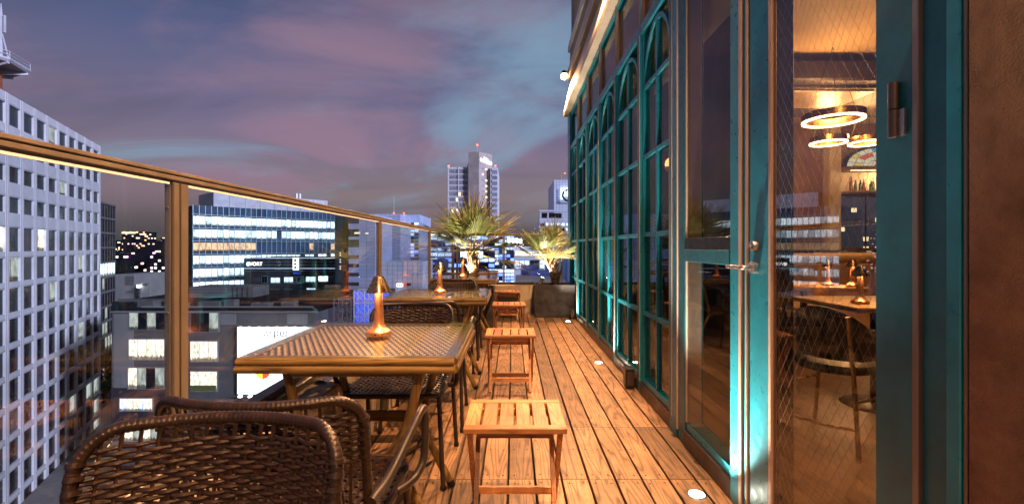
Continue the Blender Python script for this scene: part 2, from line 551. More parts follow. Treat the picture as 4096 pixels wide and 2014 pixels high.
# deck: planks laid in rows along the terrace
deck = struct(MB().box(-.86, 1.10, -2.0, 7.86, -.055, -.030), 'deck', 'deck_base')
PITCH, GAP = .132, .0095
rows = [(-2.0, .24), (.24, 2.243), (2.243, 2.89), (2.89, 4.90), (4.90, 6.90), (6.90, 7.855)]
nb = 15
mesh_cache = {}
for y0, y1 in rows:
    L = y1 - y0 - .004
    me = MB().prism([(-(PITCH - GAP) / 2, -.028), ((PITCH - GAP) / 2, -.028), ((PITCH - GAP) / 2, -.0025), ((PITCH - GAP) / 2 - .0025, 0), (-(PITCH - GAP) / 2 + .0025, 0), (-(PITCH - GAP) / 2, -.0025)], -L / 2, L / 2).mesh('plank', 'deck_wood')
    for i in range(nb):
        x = 1.035 - PITCH * (i + .5)
        put(me, 'plank', deck, (x + random.uniform(-.0008, .0008), (y0 + y1) / 2, random.uniform(-.0012, 0)))
sm_ = MB()
for y0, y1 in rows:
    n = max(2, round((y1 - y0) / .33) + 1)
    for k in range(n):
        yy = y0 + .04 + (y1 - y0 - .08) * k / (n - 1)
        for i in range(nb):
            for s_ in (-1, 1):
                x = 1.035 - PITCH * (i + .5) + s_ * .036 + random.uniform(-.004, .004)
                y = yy + random.uniform(-.006, .006)
                sm_.add([(x + .0056 * math.cos(a), y + .0056 * math.sin(a), .0006) for a in [q * math.pi / 4 for q in range(8)]], [tuple(range(8))])
tag(sm_.build('screw_heads', 'screw', deck), kind='stuff')
for yy in (2.76, 2.42):
    h = MB(); h.add([(.99 + .026 * math.cos(q * math.pi / 8), yy + .026 * math.sin(q * math.pi / 8), .0008) for q in range(16)], [tuple(range(16))])
    h.build('drain_hole', 'black_metal', deck)

# kerbs
k1 = thing('concrete_kerb', 'long beige concrete kerb under the glass railing along the deck', 'kerb', (-.98, 3, 0))
MB().rbox(-1.12, -.86, -3.0, 8.10, -.05, .47, .006).build('kerb_block', 'concrete', k1, True)
k2 = thing('concrete_kerb', 'short beige concrete kerb closing the far end of the deck', 'kerb', (0, 7.98, 0))
MB().rbox(-.858, 1.12, 7.86, 8.10, -.05, .478, .006).build('kerb_block', 'concrete', k2, True)
ft = MB()
vs, fs = [], []
for i in range(9):
    for j in range(4):
        vs.append((-.98 + j * .022 + random.uniform(-.004, .004), 2.25 + i * .05, .474 + random.uniform(0, .012)))
for i in range(8):
    for j in range(3): fs.append((i * 4 + j, i * 4 + j + 1, i * 4 + j + 5, i * 4 + j + 4))
ft.add(vs, fs)
o = ft.build('foil_tape', 'steel')
tag(o, 'crumpled piece of shiny foil tape on the beige kerb', 'tape')
sd = o.modifiers.new('thick', 'SOLIDIFY'); sd.thickness = .002


# balustrade -------------------------------------------------------
def panel_glass(root, x0, x1, y0, y1, z0, z1):
    return MB().box(x0, x1, y0, y1, z0, z1).build('pane', 'balustrade_glass', root, True)


ZT = 1.368
b1 = thing('glass_railing', 'bronze framed glass railing running along the left of the deck', 'railing', (-1.03, 3, .47))
MB().rbox(-1.032, -.998, -3.0, 8.02, ZT - .011, ZT, .002).build('top_rail', 'bronze', b1, True)
MB().box(-1.029, -1.003, -3.0, 8.015, ZT - .0145, ZT - .0105).build('rail_groove', 'bronze_dark', b1, True)
MB().rbox(-1.030, -1.000, -3.0, 8.018, ZT - .027, ZT - .014, .002).build('lower_rail', 'bronze', b1, True)
MB().box(-1.026, -1.006, -3.0, 8.01, ZT - .033, ZT - .0265).build('glazing_channel', 'grey_metal', b1, True)
MB().rbox(-1.075, -.985, -3.0, 8.03, .4715, .508, .003).build('bottom_channel', 'bronze', b1, True)
MB().box(-1.062, -1.004, -3.0, 8.02, .507, .535).build('bottom_bead', 'bronze_dark', b1, True)
posts = [-.71, 1.376, 3.46, 5.55, 7.80]
for y in posts:
    p_ = MB().rbox(-1.0105, -1.0005, y - .030, y + .030, .536, ZT - .034, .002).build('post', 'bronze', b1, True)
    MB().box(-1.008, -.9990, y - .008, y - .003, .536, ZT - .034).build('post_groove', 'bronze_dark', p_, True)
    MB().box(-1.026, -1.0110, y - .034, y - .018, .536, ZT - .034).build('post_flange', 'grey_metal', p_, True)
    MB().box(-1.022, -1.0115, y - .0175, y + .026, .536, ZT - .034).build('post_flange', 'grey_metal', p_, True)
    for z in (.62, .95, 1.26):
        bt = MB().lathe([(0, .004), (.005, .003), (.006, 0)], 8)
        bt.v = [(-1.0185 + a, y - .0342 - c, z + b) for a, b, c in bt.v]
        bt.build('bolt', 'bolt', p_, True)
ys = [-3.0] + posts
for i in range(len(ys) - 1):
    panel_glass(b1, -1.0210, -1.0125, ys[i] + .031, ys[i + 1] - .036, .530, ZT - .032)
    MB().box(-1.0120, -1.0065, ys[i] + .036, ys[i + 1] - .040, ZT - .0405, ZT - .0335).build('glazing_seal', 'seal_white', b1, True)
b2 = thing('glass_railing', 'bronze framed glass railing across the far end of the deck', 'railing', (0, 7.98, .478))
YE = 7.98
MB().rbox(-.995, 1.10, YE - .03, YE + .03, ZT - .016, ZT - .001, .002).build('top_rail', 'bronze', b2, True)
MB().rbox(-.995, 1.10, YE - .027, YE + .027, ZT - .040, ZT - .018, .002).build('lower_rail', 'bronze', b2, True)
MB().rbox(-.983, 1.10, YE - .04, YE + .04, .4795, .520, .003).build('bottom_channel', 'bronze_dark', b2, True)
pe = [-.97, -.15, .86, 1.085]
for x in pe:
    MB().rbox(x - .016, x + .016, YE - .026, YE + .026, .519, ZT - .041, .003).build('post', 'bronze', b2, True)
for i in range(3):
    panel_glass(b2, pe[i] + .018, pe[i + 1] - .018, YE - .005, YE + .005, .521, ZT - .042)

# ================================================================== FACADE
XO, XG = 1.005, 1.030
SPR, HDR, CLT = 2.36, 2.785, 3.46
TR = (.635, 1.235, 1.83)


def xbox(x0, x1, y0, y1, z0, z1, name, mat, root, c=.002):
    return MB().rbox(x0, x1, y0, y1, z0, z1, c).build(name, mat, root, True)


def pane(root, y0, y1, z0, z1, mat='facade_glass', x=XG, name='pane'):
    return MB().box(x, x + .008, y0, y1, z0, z1).build(name, mat, root, True)


bays = [(2.845, 3.565), (3.565, 4.416), (4.416, 5.26), (5.26, 6.13), (6.13, 6.99), (6.99, 7.85)]
ordn = ['nearest the door', 'second from the door', 'third from the door', 'fourth from the door', 'fifth from the door', 'farthest from the door']
for bi, (y0, y1) in enumerate(bays):
    r = thing('arched_window', 'teal arched window bay of the facade, the one ' + ordn[bi], 'window', (1.05, (y0 + y1) / 2, 0), group='arched window bays')
    ym, a0, a1 = (y0 + y1) / 2, y0 + .056, y1 - .032
    # mullion on the near side of the bay
    m_ = xbox(.990, 1.10, y0 - .030, y0 + .030, .0, HDR, 'mullion', 'teal', r)
    MB().box(.986, .9902, y0 - .026, y0 - .014, .10, HDR).build('mullion_bead', 'beige_frame', m_, True)
    MB().box(.986, .9902, y0 + .014, y0 + .026, .10, HDR).build('mullion_bead', 'bronze', m_, True)
    xbox(.99, 1.10, y0 + .031, y1 - .031, 0, .095, 'plinth', 'bronze_dark', r)
    xbox(1.005, 1.095, y0 + .031, y1 - .031, .096, .137, 'sill', 'teal', r)
    xbox(1.008, 1.065, y0 + .031, a0, .138, HDR, 'stile', 'teal', r)
    xbox(1.008, 1.065, a1 - .024, a1, .138, HDR, 'stile', 'teal', r)
    a1 -= .024
    xbox(1.012, 1.055, ym - .013, ym + .013, .138, SPR + .38, 'muntin', 'teal', r)
    zs = [.137] + list(TR) + [SPR]
    for z in TR + (SPR,):
        for ya, yb in ((a0 + .001, ym - .0135), (ym + .0135, a1 - .001)):
            xbox(1.010, 1.057, ya, yb, z - .016, z + .016, 'transom', 'teal', r)
    for z in (.98, 1.55, 2.15): MB().rbox(.9855, .9898, y0 + .0265, y0 + .0295, z, z + .05, .0008).build('latch_plate', 'steel', m_, True)
    # arch: bent bar springing from the upper transom
    rad, n = (a1 - a0) / 2 - .004, 18
    yc = (a0 + a1) / 2
    for rr_, xa, xb in ((rad, 1.011, 1.055), ):
        vs, fs = [], []
        for k in range(n + 1):
            t = math.pi * k / n
            for q in (rr_, rr_ - .026):
                for x in (xa, xb):
                    vs.append((x, yc + q * math.cos(t), SPR + .017 + q * math.sin(t) * (HDR - SPR - .03) / rad))
        for k in range(n):
            b_ = 4 * k
            fs += [(b_, b_ + 4, b_ + 5, b_ + 1), (b_ + 2, b_ + 3, b_ + 7, b_ + 6), (b_, b_ + 2, b_ + 6, b_ + 4), (b_ + 1, b_ + 5, b_ + 7, b_ + 3)]
        MB().add(vs, fs).build('arch', 'teal', r, True)
    for i in range(4):
        for ya, yb in ((a0, ym - .013), (ym + .013, a1)):
            pane(r, ya + .0005, yb - .0005, zs[i] + .0165, zs[i + 1] - .0165)
    pane(r, a0 + .0005, a1 - .0005, SPR + .0165, HDR, x=1.056, name='arch_pane')
    xbox(.995, 1.10, y0 - .029, y1 - .031, HDR + .001, 2.865, 'header', 'teal', r)
    # clerestory
    xbox(.998, 1.085, y0 - .030, y0 + .010, 2.866, CLT, 'clerestory_mullion', 'beige_frame', r)
    MB().box(.9935, .9982, y0 - .030, y0 - .020, 2.868, CLT).build('clerestory_bead', 'teal', r, True)
    xbox(1.000, 1.080, y0 + .011, y1 - .031, CLT - .05, CLT - .001, 'clerestory_head', 'teal', r)
    pane(r, y0 + .0105, y1 - .0305, 2.8655, CLT - .0505)
pe_ = thing('corner_post', 'teal metal post ending the facade at the far corner', 'post', (1.04, 8.0, 0))
xbox(.985, 1.10, 7.82, 8.125, .0, CLT, 'post_body', 'teal', pe_)

# fixed window next to the door
r = thing('fixed_window', 'tall plain teal window with a mid rail between door and arches', 'window', (1.05, 2.3, 0))
xbox(.988, 1.10, 2.743, 2.8145, 0, CLT, 'stile', 'teal', r)
xbox(.986, 1.05, 2.726, 2.7425, .05, CLT, 'bead', 'beige_frame', r)
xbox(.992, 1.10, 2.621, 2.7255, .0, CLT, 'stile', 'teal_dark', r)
xbox(.996, 1.085, 2.609, 2.6205, .136, CLT, 'bead', 'beige_frame', r)
xbox(.985, 1.10, 1.981, 2.060, .0, CLT, 'stile', 'teal', r)
xbox(.994, 1.085, 2.0605, 2.070, .136, CLT, 'bead', 'beige_frame', r)
xbox(.985, 1.09, 2.0605, 2.6205, 0, .090, 'plinth', 'bronze_dark', r)
xbox(1.00, 1.09, 2.0605, 2.6205, .0905, .1355, 'sill', 'teal', r)
xbox(.985, 1.095, 2.0705, 2.6085, 1.060, 1.128, 'mid_rail', 'teal_dark', r)
xbox(.992, 1.093, 2.0705, 2.6085, 1.129, 1.192, 'sash_rail', 'black_metal', r)
pane(r, 2.0707, 2.6083, .1357, 1.0595, x=1.003)
pane(r, 2.0707, 2.6083, 1.1925, 3.38, x=1.003)
xbox(1.0, 1.09, 2.0705, 2.6085, 3.381, CLT, 'header', 'teal', r)

for z in (1.35, 2.05): MB().rbox(.9845, .9878, 2.775, 2.783, z, z + .05, .001).build('latch_plate', 'steel', r, True)
# door frame and door
r = thing('door_frame', 'teal and bronze door frame around the glass door', 'door frame', (1.05, 1.45, 0))
xbox(.982, 1.10, 1.956, 1.9805, 0, CLT, 'jamb', 'beige_frame', r)
xbox(.992, 1.10, 1.925, 1.9555, 0, CLT, 'jamb', 'teal', r)
xbox(.984, 1.10, 1.913, 1.9245, 0, CLT, 'bead', 'beige_frame', r)
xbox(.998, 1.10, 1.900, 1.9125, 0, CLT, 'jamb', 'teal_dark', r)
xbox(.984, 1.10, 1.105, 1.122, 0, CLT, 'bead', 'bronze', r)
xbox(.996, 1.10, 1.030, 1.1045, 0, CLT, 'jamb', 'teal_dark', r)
xbox(.980, 1.10, .996, 1.0295, 0, CLT, 'jamb', 'teal', r)
xbox(.985, 1.10, .987, .9955, 0, CLT, 'bead', 'bronze', r)
xbox(1.01, 1.10, .979, .9865, 0, CLT, 'shadow_gap', 'black_metal', r)
xbox(.995, 1.10, 1.1225, 1.8995, 3.2, CLT, 'head', 'teal_dark', r)
xbox(.980, 1.10, 1.1225, 1.8995, 0, .012, 'threshold', 'steel', r)

d = thing('glass_door', 'tall teal door with a wired glass pane and steel lever handle', 'door', (1.05, 1.5, .015))
xbox(.990, 1.018, 1.7605, 1.8985, .016, 3.19, 'lock_stile', 'teal', d)
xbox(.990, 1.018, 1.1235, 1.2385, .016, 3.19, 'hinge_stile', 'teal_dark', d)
xbox(.990, 1.018, 1.239, 1.760, .016, .12, 'bottom_rail', 'teal', d)
xbox(.990, 1.018, 1.239, 1.760, 3.09, 3.19, 'top_rail', 'teal', d)
xbox(.988, 1.012, 1.741, 1.7603, .1205, 3.0895, 'glazing_bead', 'beige_frame', d)
xbox(.994, 1.012, 1.2387, 1.246, .1205, 3.0895, 'glazing_bead', 'teal_dark', d)
pane(d, 1.2462, 1.7408, .1207, 3.0893, 'door_glass', .998)
wm = MB()
y0, y1, z0, z1 = 1.247, 1.740, .122, 3.088
k = -80
while k < 140:
    for sgn in (1, -1):      # wires crossing in diamonds, clipped to the pane
        c = z0 + k * .0612
        sl_ = 1.75 * sgn
        ya, yb = y0, y1
        za, zb = c + sl_ * (ya - y0), c + sl_ * (yb - y0)
        if sgn > 0:
            if zb <= z0 or za >= z1: continue
            if za < z0: ya = y0 + (z0 - c) / sl_; za = z0
            if zb > z1: yb = y0 + (z1 - c) / sl_; zb = z1
        else:
            if za <= z0 or zb >= z1: continue
            if za > z1: ya = y0 + (z1 - c) / sl_; za = z1
            if zb < z0: yb = y0 + (z0 - c) / sl_; zb = z0
        if yb - ya > .004: wm.tube([(1.0022 + .0006 * sgn, ya, za), (1.0022 + .0006 * sgn, yb, zb)], .0004, 3, False)
    k += 1
tag(wm.build('wire_mesh', 'wire', d, True), kind='stuff')
# lever, lock, hinge
h = MB().tube([(.989, 1.850, 1.060), (.971, 1.850, 1.060), (.970, 1.850, 1.060)], .026, 20).build('lever_handle', 'steel', d, True)
MB().tube(smooth_path([(.971, 1.850, 1.060), (.943, 1.850, 1.060), (.933, 1.860, 1.060), (.932, 1.905, 1.060), (.933, 1.975, 1.058)], 5), .0095, 12).build('lever', 'steel', h, True)
MB().tube(smooth_path([(1.019, 1.850, 1.060), (1.053, 1.850, 1.060), (1.065, 1.840, 1.060), (1.065, 1.785, 1.060), (1.065, 1.70, 1.060)], 5), .0095, 12).build('inner_lever', 'steel', h, True)
lk = MB().lathe([(0, .022), (.012, .022), (.019, .018), (.024, .0), (.024, -.002)], 24)
lk.v = [(0.9895 - c_, 1.852 + a_, 1.147 + b_) for a_, b_, c_ in lk.v]
lk.build('lock_cylinder', 'steel', d, True)
hg = MB().tube([(.979, 1.170, 1.425), (.979, 1.170, 1.494)], .0115, 16).build('hinge', 'bronze_dark', d, True)
MB().tube([(.979, 1.170, 1.497), (.979, 1.170, 1.565)], .0115, 16).build('hinge_knuckle', 'bronze_dark', hg, True)
MB().box(.981, .9895, 1.140, 1.170, 1.425, 1.492).build('hinge_leaf', 'bolt', hg, True)

st_ = thing('stucco_wall', 'rough brown stucco wall beside the door frame', 'wall', (1.1, -2, 0))
MB().box(.982, 1.30, -6.0, .9785, -.06, 3.46).build('wall_block', 'stucco', st_, True)

# eave: stepped cornice running the length of the facade
e = thing('cornice', 'cream stepped cornice above the teal windows', 'cornice', (1.05, 3, 3.5))
MB().prism([(.915, 3.465), (1.30, 3.465), (1.30, 3.53), (.915, 3.53)], -6, 8.16).build('soffit_board', 'eave_cream', e, True)
MB().prism([(.915, 3.531), (1.30, 3.531), (1.30, 4.02), (1.025, 4.02)], -6, 8.14).build('sloped_fascia', 'eave_cream', e, True)
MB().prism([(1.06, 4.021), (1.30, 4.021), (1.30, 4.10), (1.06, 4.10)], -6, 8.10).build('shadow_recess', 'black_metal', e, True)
MB().prism([(.985, 4.101), (1.30, 4.101), (1.30, 4.34), (1.000, 4.34)], -6, 8.14).build('upper_band', 'eave_cream', e, True)
MB().prism([(1.020, 4.341), (1.30, 4.341), (1.30, 4.62), (1.030, 4.62)], -6, 8.12).build('upper_fascia', 'upper_wall', e, True)
for i in range(8):
    ya = 8.18 - (i + 1) * 1.77
    MB().prism([(.995, 4.621), (1.30, 4.621), (1.30, 4.73), (.995, 4.73)], ya + .006, ya + 1.764).build('coping_cap', 'eave_metal', e, True)
uw = thing('upper_storey', 'brown upper storey wall rising above the cornice', 'wall', (5, 1, 4.7))
MB().box(1.052, 9.0, -6.0, 8.13, 4.731, 13.0).build('wall_block', 'upper_wall', uw, True)

# wall lamps on the cornice
def wall_lamp(y, label):
    t = thing('wall_lamp', label, 'lamp', (.985, y, 4.20), group='lamps along the cornice')
    MB().rbox(-.004, .03, -.04, .04, -.05, .05, .004).build('back_plate', 'black_metal', t)
    MB().tube([(-.004, 0, 0), (-.07, 0, -.005)], .011, 10).build('arm', 'black_metal', t)
    MB().lathe([(.0, .0), (.030, -.002), (.045, -.03), (.052, -.06), (.050, -.06), (.042, -.03), (.0, -.012)], 20, (-.085, 0, .01)).build('hood', 'black_metal', t)
    bb = MB().lathe([(0, -.025), (.034, -.030), (.056, -.065), (.060, -.085), (.052, -.115), (.028, -.138), (0, -.144)], 16, (-.085, 0, .0)).build('bulb', 'bulb_glow', t)
    lamp('lamp_light', 'SPOT', (-.085, 0, -.165), 1150, AMBER, t, .03, (-.32, -.25, -2), 158, .6)
    return t


wall_lamp(7.95, 'lit wall lamp glaring on the cornice at its far end')
wall_lamp(4.45, 'wall lamp on the cornice above the third arched window')
wall_lamp(.95, 'wall lamp on the cornice above the glass door')
wall_lamp(-2.55, 'wall lamp on the cornice above the brown stucco wall')

# deck uplights
def uplight(y, label):
    t = thing('deck_uplight', label, 'light', (.85, y, .0), group='uplights sunk in the deck')
    MB().lathe([(.034, .0), (.043, .0), (.043, .0035), (.040, .0050), (.035, .0045), (.034, .0)], 24, (0, 0, .0008)).build('ring', 'steel', t)
    MB().lathe([(0, .0046), (.018, .0043), (.0345, .0030)], 24, (0, 0, .0008)).build('lens', 'lamp_white', t)
    lamp('uplight_beam', 'SPOT', (0, 0, .02), 250, WARM, t, .02, (.16, 0, 1.2), 96, .55)
    return t


uplight(2.10, 'glaring round light sunk in the deck nearest the door')
uplight(4.48, 'glaring round light sunk in the deck halfway along the facade')
uplight(6.95, 'glaring round light sunk in the deck before the far planter')

# small black boxes at the foot of the facade
for (y, lb) in ((3.70, 'small black box on the deck at the foot of the facade'), (7.22, 'small black box on the deck beside the far slate planter')):
    t = thing('outlet_box', lb, 'box', (.95, y, 0), group='black boxes by the facade')
    MB().rbox(-.035, .03, -.05, .05, .001, .165, .005).build('housing', 'black_metal', t)
    MB().rbox(-.040, -.0355, -.038, .038, .02, .15, .002).build('cover', 'bronze_dark', t)
    MB().box(-.030, .025, -.053, -.0505, .03, .14).build('side_plate', 'bronze_dark', t)

# ================================================================== FURNITURE
# ---- wicker chair: faces +y, origin on the floor
def back_pt(u, v, off=0.0):
    x = .228 * u * (1 + .03 * v)
    y = -.175 - .075 * (1 - u * u) - .075 * v - off
    return Vector((x, y, .44 + .365 * v))


def make_chair(detailed=True):
    t = thing('wicker_chair', 'dark wicker armchair', 'chair')
    rim = [(-1, 0)] + [(-1, .12 * k) for k in range(1, 7)]
    cr, cv = .26, .20
    for k in range(0, 7):
        a = math.pi / 2 * k / 6
        rim.append((-1 + cr * (1 - math.cos(a)), 1 - cv + cv * math.sin(a)))
    rim += [(-.74 + 1.48 * k / 12, 1) for k in range(1, 12)]
    for k in range(0, 7):
        a = math.pi / 2 * (1 - k / 6)
        rim.append((1 - cr * (1 - math.cos(a)), 1 - cv + cv * math.sin(a)))
    rim += [(1, .12 * k) for k in range(6, 0, -1)] + [(1, 0)]
    path = smooth_path([back_pt(u, v) for u, v in rim], 5)
    # resample evenly for the wrapped ridges
    L = [0]
    for i in range(1, len(path)): L.append(L[-1] + (path[i] - path[i - 1]).length)
    stp, pts, i = .0031, [], 0
    s_ = 0
    while s_ < L[-1]:
        while L[i + 1] < s_: i += 1
        f = (s_ - L[i]) / max(1e-9, L[i + 1] - L[i])
        pts.append(path[i].lerp(path[i + 1], f)); s_ += stp
    MB().tube(pts, [(.0118, .0122, .0110)[k % 3] for k in range(len(pts))], 10 if detailed else 6).build('back_rim', 'wicker', t)
    # woven back
    nw = 17
    us = [-.90 + 1.8 * k / (nw - 1) for k in range(nw)]
    wb = MB()
    for k, u in enumerate(us):
        m = MB() if detailed else wb
        pth = []
        vmax = 1.0 if abs(u) < .74 else 1 - cv + cv * math.sqrt(max(0, 1 - ((abs(u) - .74) / cr) ** 2))
        for j in range(15):
            v = -.02 + (vmax + .01) * j / 14
            lean = (.050 if k % 2 else -.050) * max(0, .58 - v) / .58      # stakes cross below the woven band
            pth.append(back_pt(u * (1 - .03 * (1 - v)) + lean - .02 * v, v))
        m.tube(pth, .0042, 5, True, .55, up=(1, 0, 0))
        if detailed: m.build('back_stake', 'wicker_lit', t)
    nr = 14
    for rI in range(nr):
        v = .585 + .315 * rI / (nr - 1)
        m = MB() if detailed else wb
        pth, rs = [], []
        ue = 1.0 if v < .80 else 1 - .26 * (1 - math.sqrt(max(0, 1 - ((v - .80) / .20) ** 2)))
        ns = (nw + 1) * 3
        for j in range(ns + 1):
            u = -ue + 2 * ue * j / ns
            w_ = math.cos((u + .90) / 1.8 * (nw - 1) * math.pi + (rI % 2) * math.pi)
            if abs(u) > .92: w_ = 0
            pth.append(back_pt(u - .02 * v, v + .004 * math.sin(u * 5 + rI * 2.3), .0046 * w_))
            rs.append(.0040 + .0010 * abs(w_))
        m.tube(pth, rs, 6, True, .7, up=(0, 0, 1))
        if detailed: m.build('back_strand', 'wicker_lit', t)
    for s in (-1, 1):          # wrapped bindings where the strands meet the rim
        for q in range(5):
            v = .60 + .062 * q
            m = MB() if detailed else wb
            m.tube([back_pt(s * .99, v), back_pt(s * .99, v + .022)], [.0158, .0146], 10, True)
            if detailed: m.build('rim_binding', 'wicker', t)
    if not detailed: tag(wb.build('woven_back', 'wicker_lit', t), kind='stuff')
    # rim wraps: bands binding the strands to the side of the rim
    # seat
    sx, y0, y1 = .235, -.185, .225
    sr = []
    for k in range(33):
        a = 2 * math.pi * k / 32
        ca, sa = math.cos(a), math.sin(a)
        q = .28
        sr.append((sx * math.copysign(abs(ca) ** q, ca), (y0 + y1) / 2 + (y1 - y0) / 2 * math.copysign(abs(sa) ** q, sa), .438))
    MB().tube(smooth_path(sr, 2), .0125, 8, False).build('seat_frame', 'wicker', t)
    sw = MB()
    def sz(x, y): return .444 - .016 * (1 - (x / sx) ** 2) * (1 - ((y - .02) / .205) ** 2) + .012 * max(0, (.19 - y) / .4 - 1)
    nx, ny = 20, 22
    for j in range(ny):
        y = y0 + .010 + (y1 - y0 - .02) * j / (ny - 1)
        sw.tube([(x, y, sz(x, y) + .0035 * math.cos(i * math.pi + j * math.pi)) for i, x in enumerate([-.228 + .456 * q / (nx) for q in range(nx + 1)])], .0098, 4, True, .40, up=(0, 1, 0))
    for i in range(nx):
        x = -.228 + .456 * (i + .5) / nx
        sw.tube([(x, y0 + .01, sz(x, y0)), (x, 0.02, sz(x, .02)), (x, y1 - .01, sz(x, y1))], .0085, 4, True, .4, up=(1, 0, 0))
    tag(sw.build('seat', 'wicker', t), kind='stuff')
    for s in (-1, 1):
        arm = smooth_path([(s * .243, -.215, .545), (s * .262, -.13, .562), (s * .285, -.02, .615), (s * .298, .065, .648), (s * .302, .108, .650), (s * .303, .128, .630), (s * .303, .130, .560), (s * .300, .122, .490), (s * .285, .095, .455), (s * .262, .06, .442), (s * .240, .03, .437)], 5)
        MB().tube(arm, .0125, 12).build('armrest', 'chair_tube', t)
        for nm, a, b in (('leg', (s * .222, .195, .440), (s * .248, .228, .004)), ('leg', (s * .238, -.175, .440), (s * .252, -.245, .004))):
            lg = MB().tube(smooth_path([a, Vector(a).lerp(Vector(b), .1), b], 4), .0118, 10).build(nm, 'chair_tube', t)
            MB().tube([(b[0], b[1], .0), (b[0], b[1], .018)], .0145, 10).build('foot_cap', 'black_metal', lg)
    return t


ch = make_chair(True)
chairs = [
    (-.545, .585, math.pi, 'dark wicker armchair at the front, facing the viewer'),
    (-.575, 1.285, 0, 'dark wicker armchair tucked at the near side of the closest table'),
    (-.575, 2.375, math.pi, 'dark wicker armchair across the closest table, behind its lamp'),
    (-.572, 3.050, R(2), 'dark wicker armchair drawn up to the near side of the second table'),
]
ch.location = chairs[0][:2] + (0,)
ch.rotation_euler = (0, 0, chairs[0][2] + R(2))
ch['label'] = chairs[0][3]; ch['group'] = 'wicker armchairs at the tables'
for x, y, a, lb in chairs[1:]: dup(ch, (x, y, 0), a, lb)
cs = make_chair(False)
cs.location = (-.60, 4.33, 0); cs.rotation_euler = (0, 0, math.pi)
cs['label'] = 'dark wicker armchair across the second table, back towards the third'; cs['group'] = 'wicker armchairs at the tables'
dup(cs, (-.60, 4.93, 0), 0, 'dark wicker armchair at the near side of the third table')
dup(cs, (-.66, 7.42, 0), math.pi, 'dark wicker armchair at the far end behind the palm trunk')

# ---- bistro table
HX, HY = .40, .375


def make_table(detailed=True):
    t = thing('bistro_table', 'glass topped table', 'table')
    MB().rbox(-HX - .004, HX + .004, -HY - .004, HY + .004, .7425, .750, .0015).build('glass_top', 'table_glass', t)
    MB().box(-HX + .012, HX - .012, -HY + .012, HY - .012, .700, .722).build('base_board', 'strip_dark', t)
    bx, by = HX - .045, HY - .045
    nx, ny = 54, 26
    dx, dy = 2 * bx / nx, 2 * by / ny
    if detailed:
        def strip(n, d, span, wdt, ph, along, name, mat):
            m = MB()
            pts = []
            for j in range(2 * n + 1):
                q = -span + span * j / n
                w_ = math.sin((j / 2 + ph) * math.pi) if j % 2 else 0
                pts.append((q, .7315 + .0022 * w_))
            vs, fs = [], []
            for q, z in pts:
                for sw_, dz_ in ((-1, 0), (-.6, .0016), (.6, .0016), (1, 0)):
                    vs.append((sw_ * wdt, q, z + dz_) if along == 1 else (q, sw_ * wdt, z + dz_))
            for j in range(len(pts) - 1):
                for c in range(3):
                    f = (j * 4 + c, j * 4 + c + 1, j * 4 + c + 5, j * 4 + c + 4)
                    fs.append(f if along == 1 else f[::-1])
            m.add(vs, fs, True)
            return m.mesh(name, mat)
        wp = [strip(ny, dy, by, dx * .47, p_, 1, 'warp_strip', 'strip_white') for p_ in (0, 1)]
        wf = [strip(nx, dx, bx, dy * .47, p_, 0, 'weft_strip', 'strip_dark') for p_ in (1, 0)]
        for i in range(nx): put(wp[i % 2], 'warp_strip', t, (-bx + dx * (i + .5), 0, 0))
        for j in range(ny): put(wf[j % 2], 'weft_strip', t, (0, -by + dy * (j + .5), 0))
    else:
        m = MB(); m2 = MB()
        for i in range(nx // 2):
            for j in range(ny // 2):
                x, y = -bx + dx * 2 * i, -by + dy * 2 * j
                for (a, b) in ((0, 0), (1, 1)): m.box(x + a * dx, x + a * dx + dx * .95, y + b * dy, y + b * dy + dy * .95, .7300, .7335)
        tag(m.build('woven_inlay', 'strip_white', t), kind='stuff')
        MB().box(-bx, bx, -by, by, .726, .7312).build('inlay_base', 'strip_dark', t)
    for s in (-1, 1):
        MB().rbox(-HX + .006, HX - .006, s * (HY - .0255) - .0195, s * (HY - .0255) + .0195, .722, .7415, .004).build('border', 'bamboo', t)
        MB().rbox(s * (HX - .0255) - .0195, s * (HX - .0255) + .0195, -HY + .0455, HY - .0455, .722, .7415, .004).build('border', 'bamboo_y', t)
        for z, q, r_ in ((.7255, 0, .0135), (.6985, .003, .0150)):
            MB().tube([(-HX - q + .004, s * (HY + q - .006), z), (HX + q - .004, s * (HY + q - .006), z)], r_, 14, True).build('edge_rail', 'bamboo', t)
            MB().tube([(s * (HX + q - .006), -HY - q + .012, z), (s * (HX + q - .006), HY + q - .012, z)], r_, 14, True).build('edge_rail', 'bamboo_y', t)
    for y, yf in ((-.285, -.26), (.185, .16)):
        for s in (-1, 1):          # bent legs: in to the waist, out to the foot
            pth = smooth_path([(s * .262, y, .690), (s * .215, y, .50), (s * .178, y, .345), (s * .185, (y + yf) / 2, .27), (s * .245, yf, .14), (s * .312, yf, .010)], 6)
            lg = MB().tube(pth, .0180, 12, True, .85).build('leg', 'bamboo_z', t)
            MB().tube([(s * .306, yf, .024), (s * .316, yf, .0)], .0195, 12).build('foot_cap', 'black_metal', lg)
        MB().rbox(-.172, .172, y - .010, y + .010, .300, .350, .003).build('crossbar', 'bamboo', t)
        MB().rbox(-.262, .262, y - .011, y + .011, .650, .690, .003).build('apron', 'bamboo', t)
    for s in (-1, 1): MB().rbox(s * .12 - .012, s * .12 + .012, -.274, .174, .312, .338, .003).build('stretcher', 'bamboo_y', t)
    return t


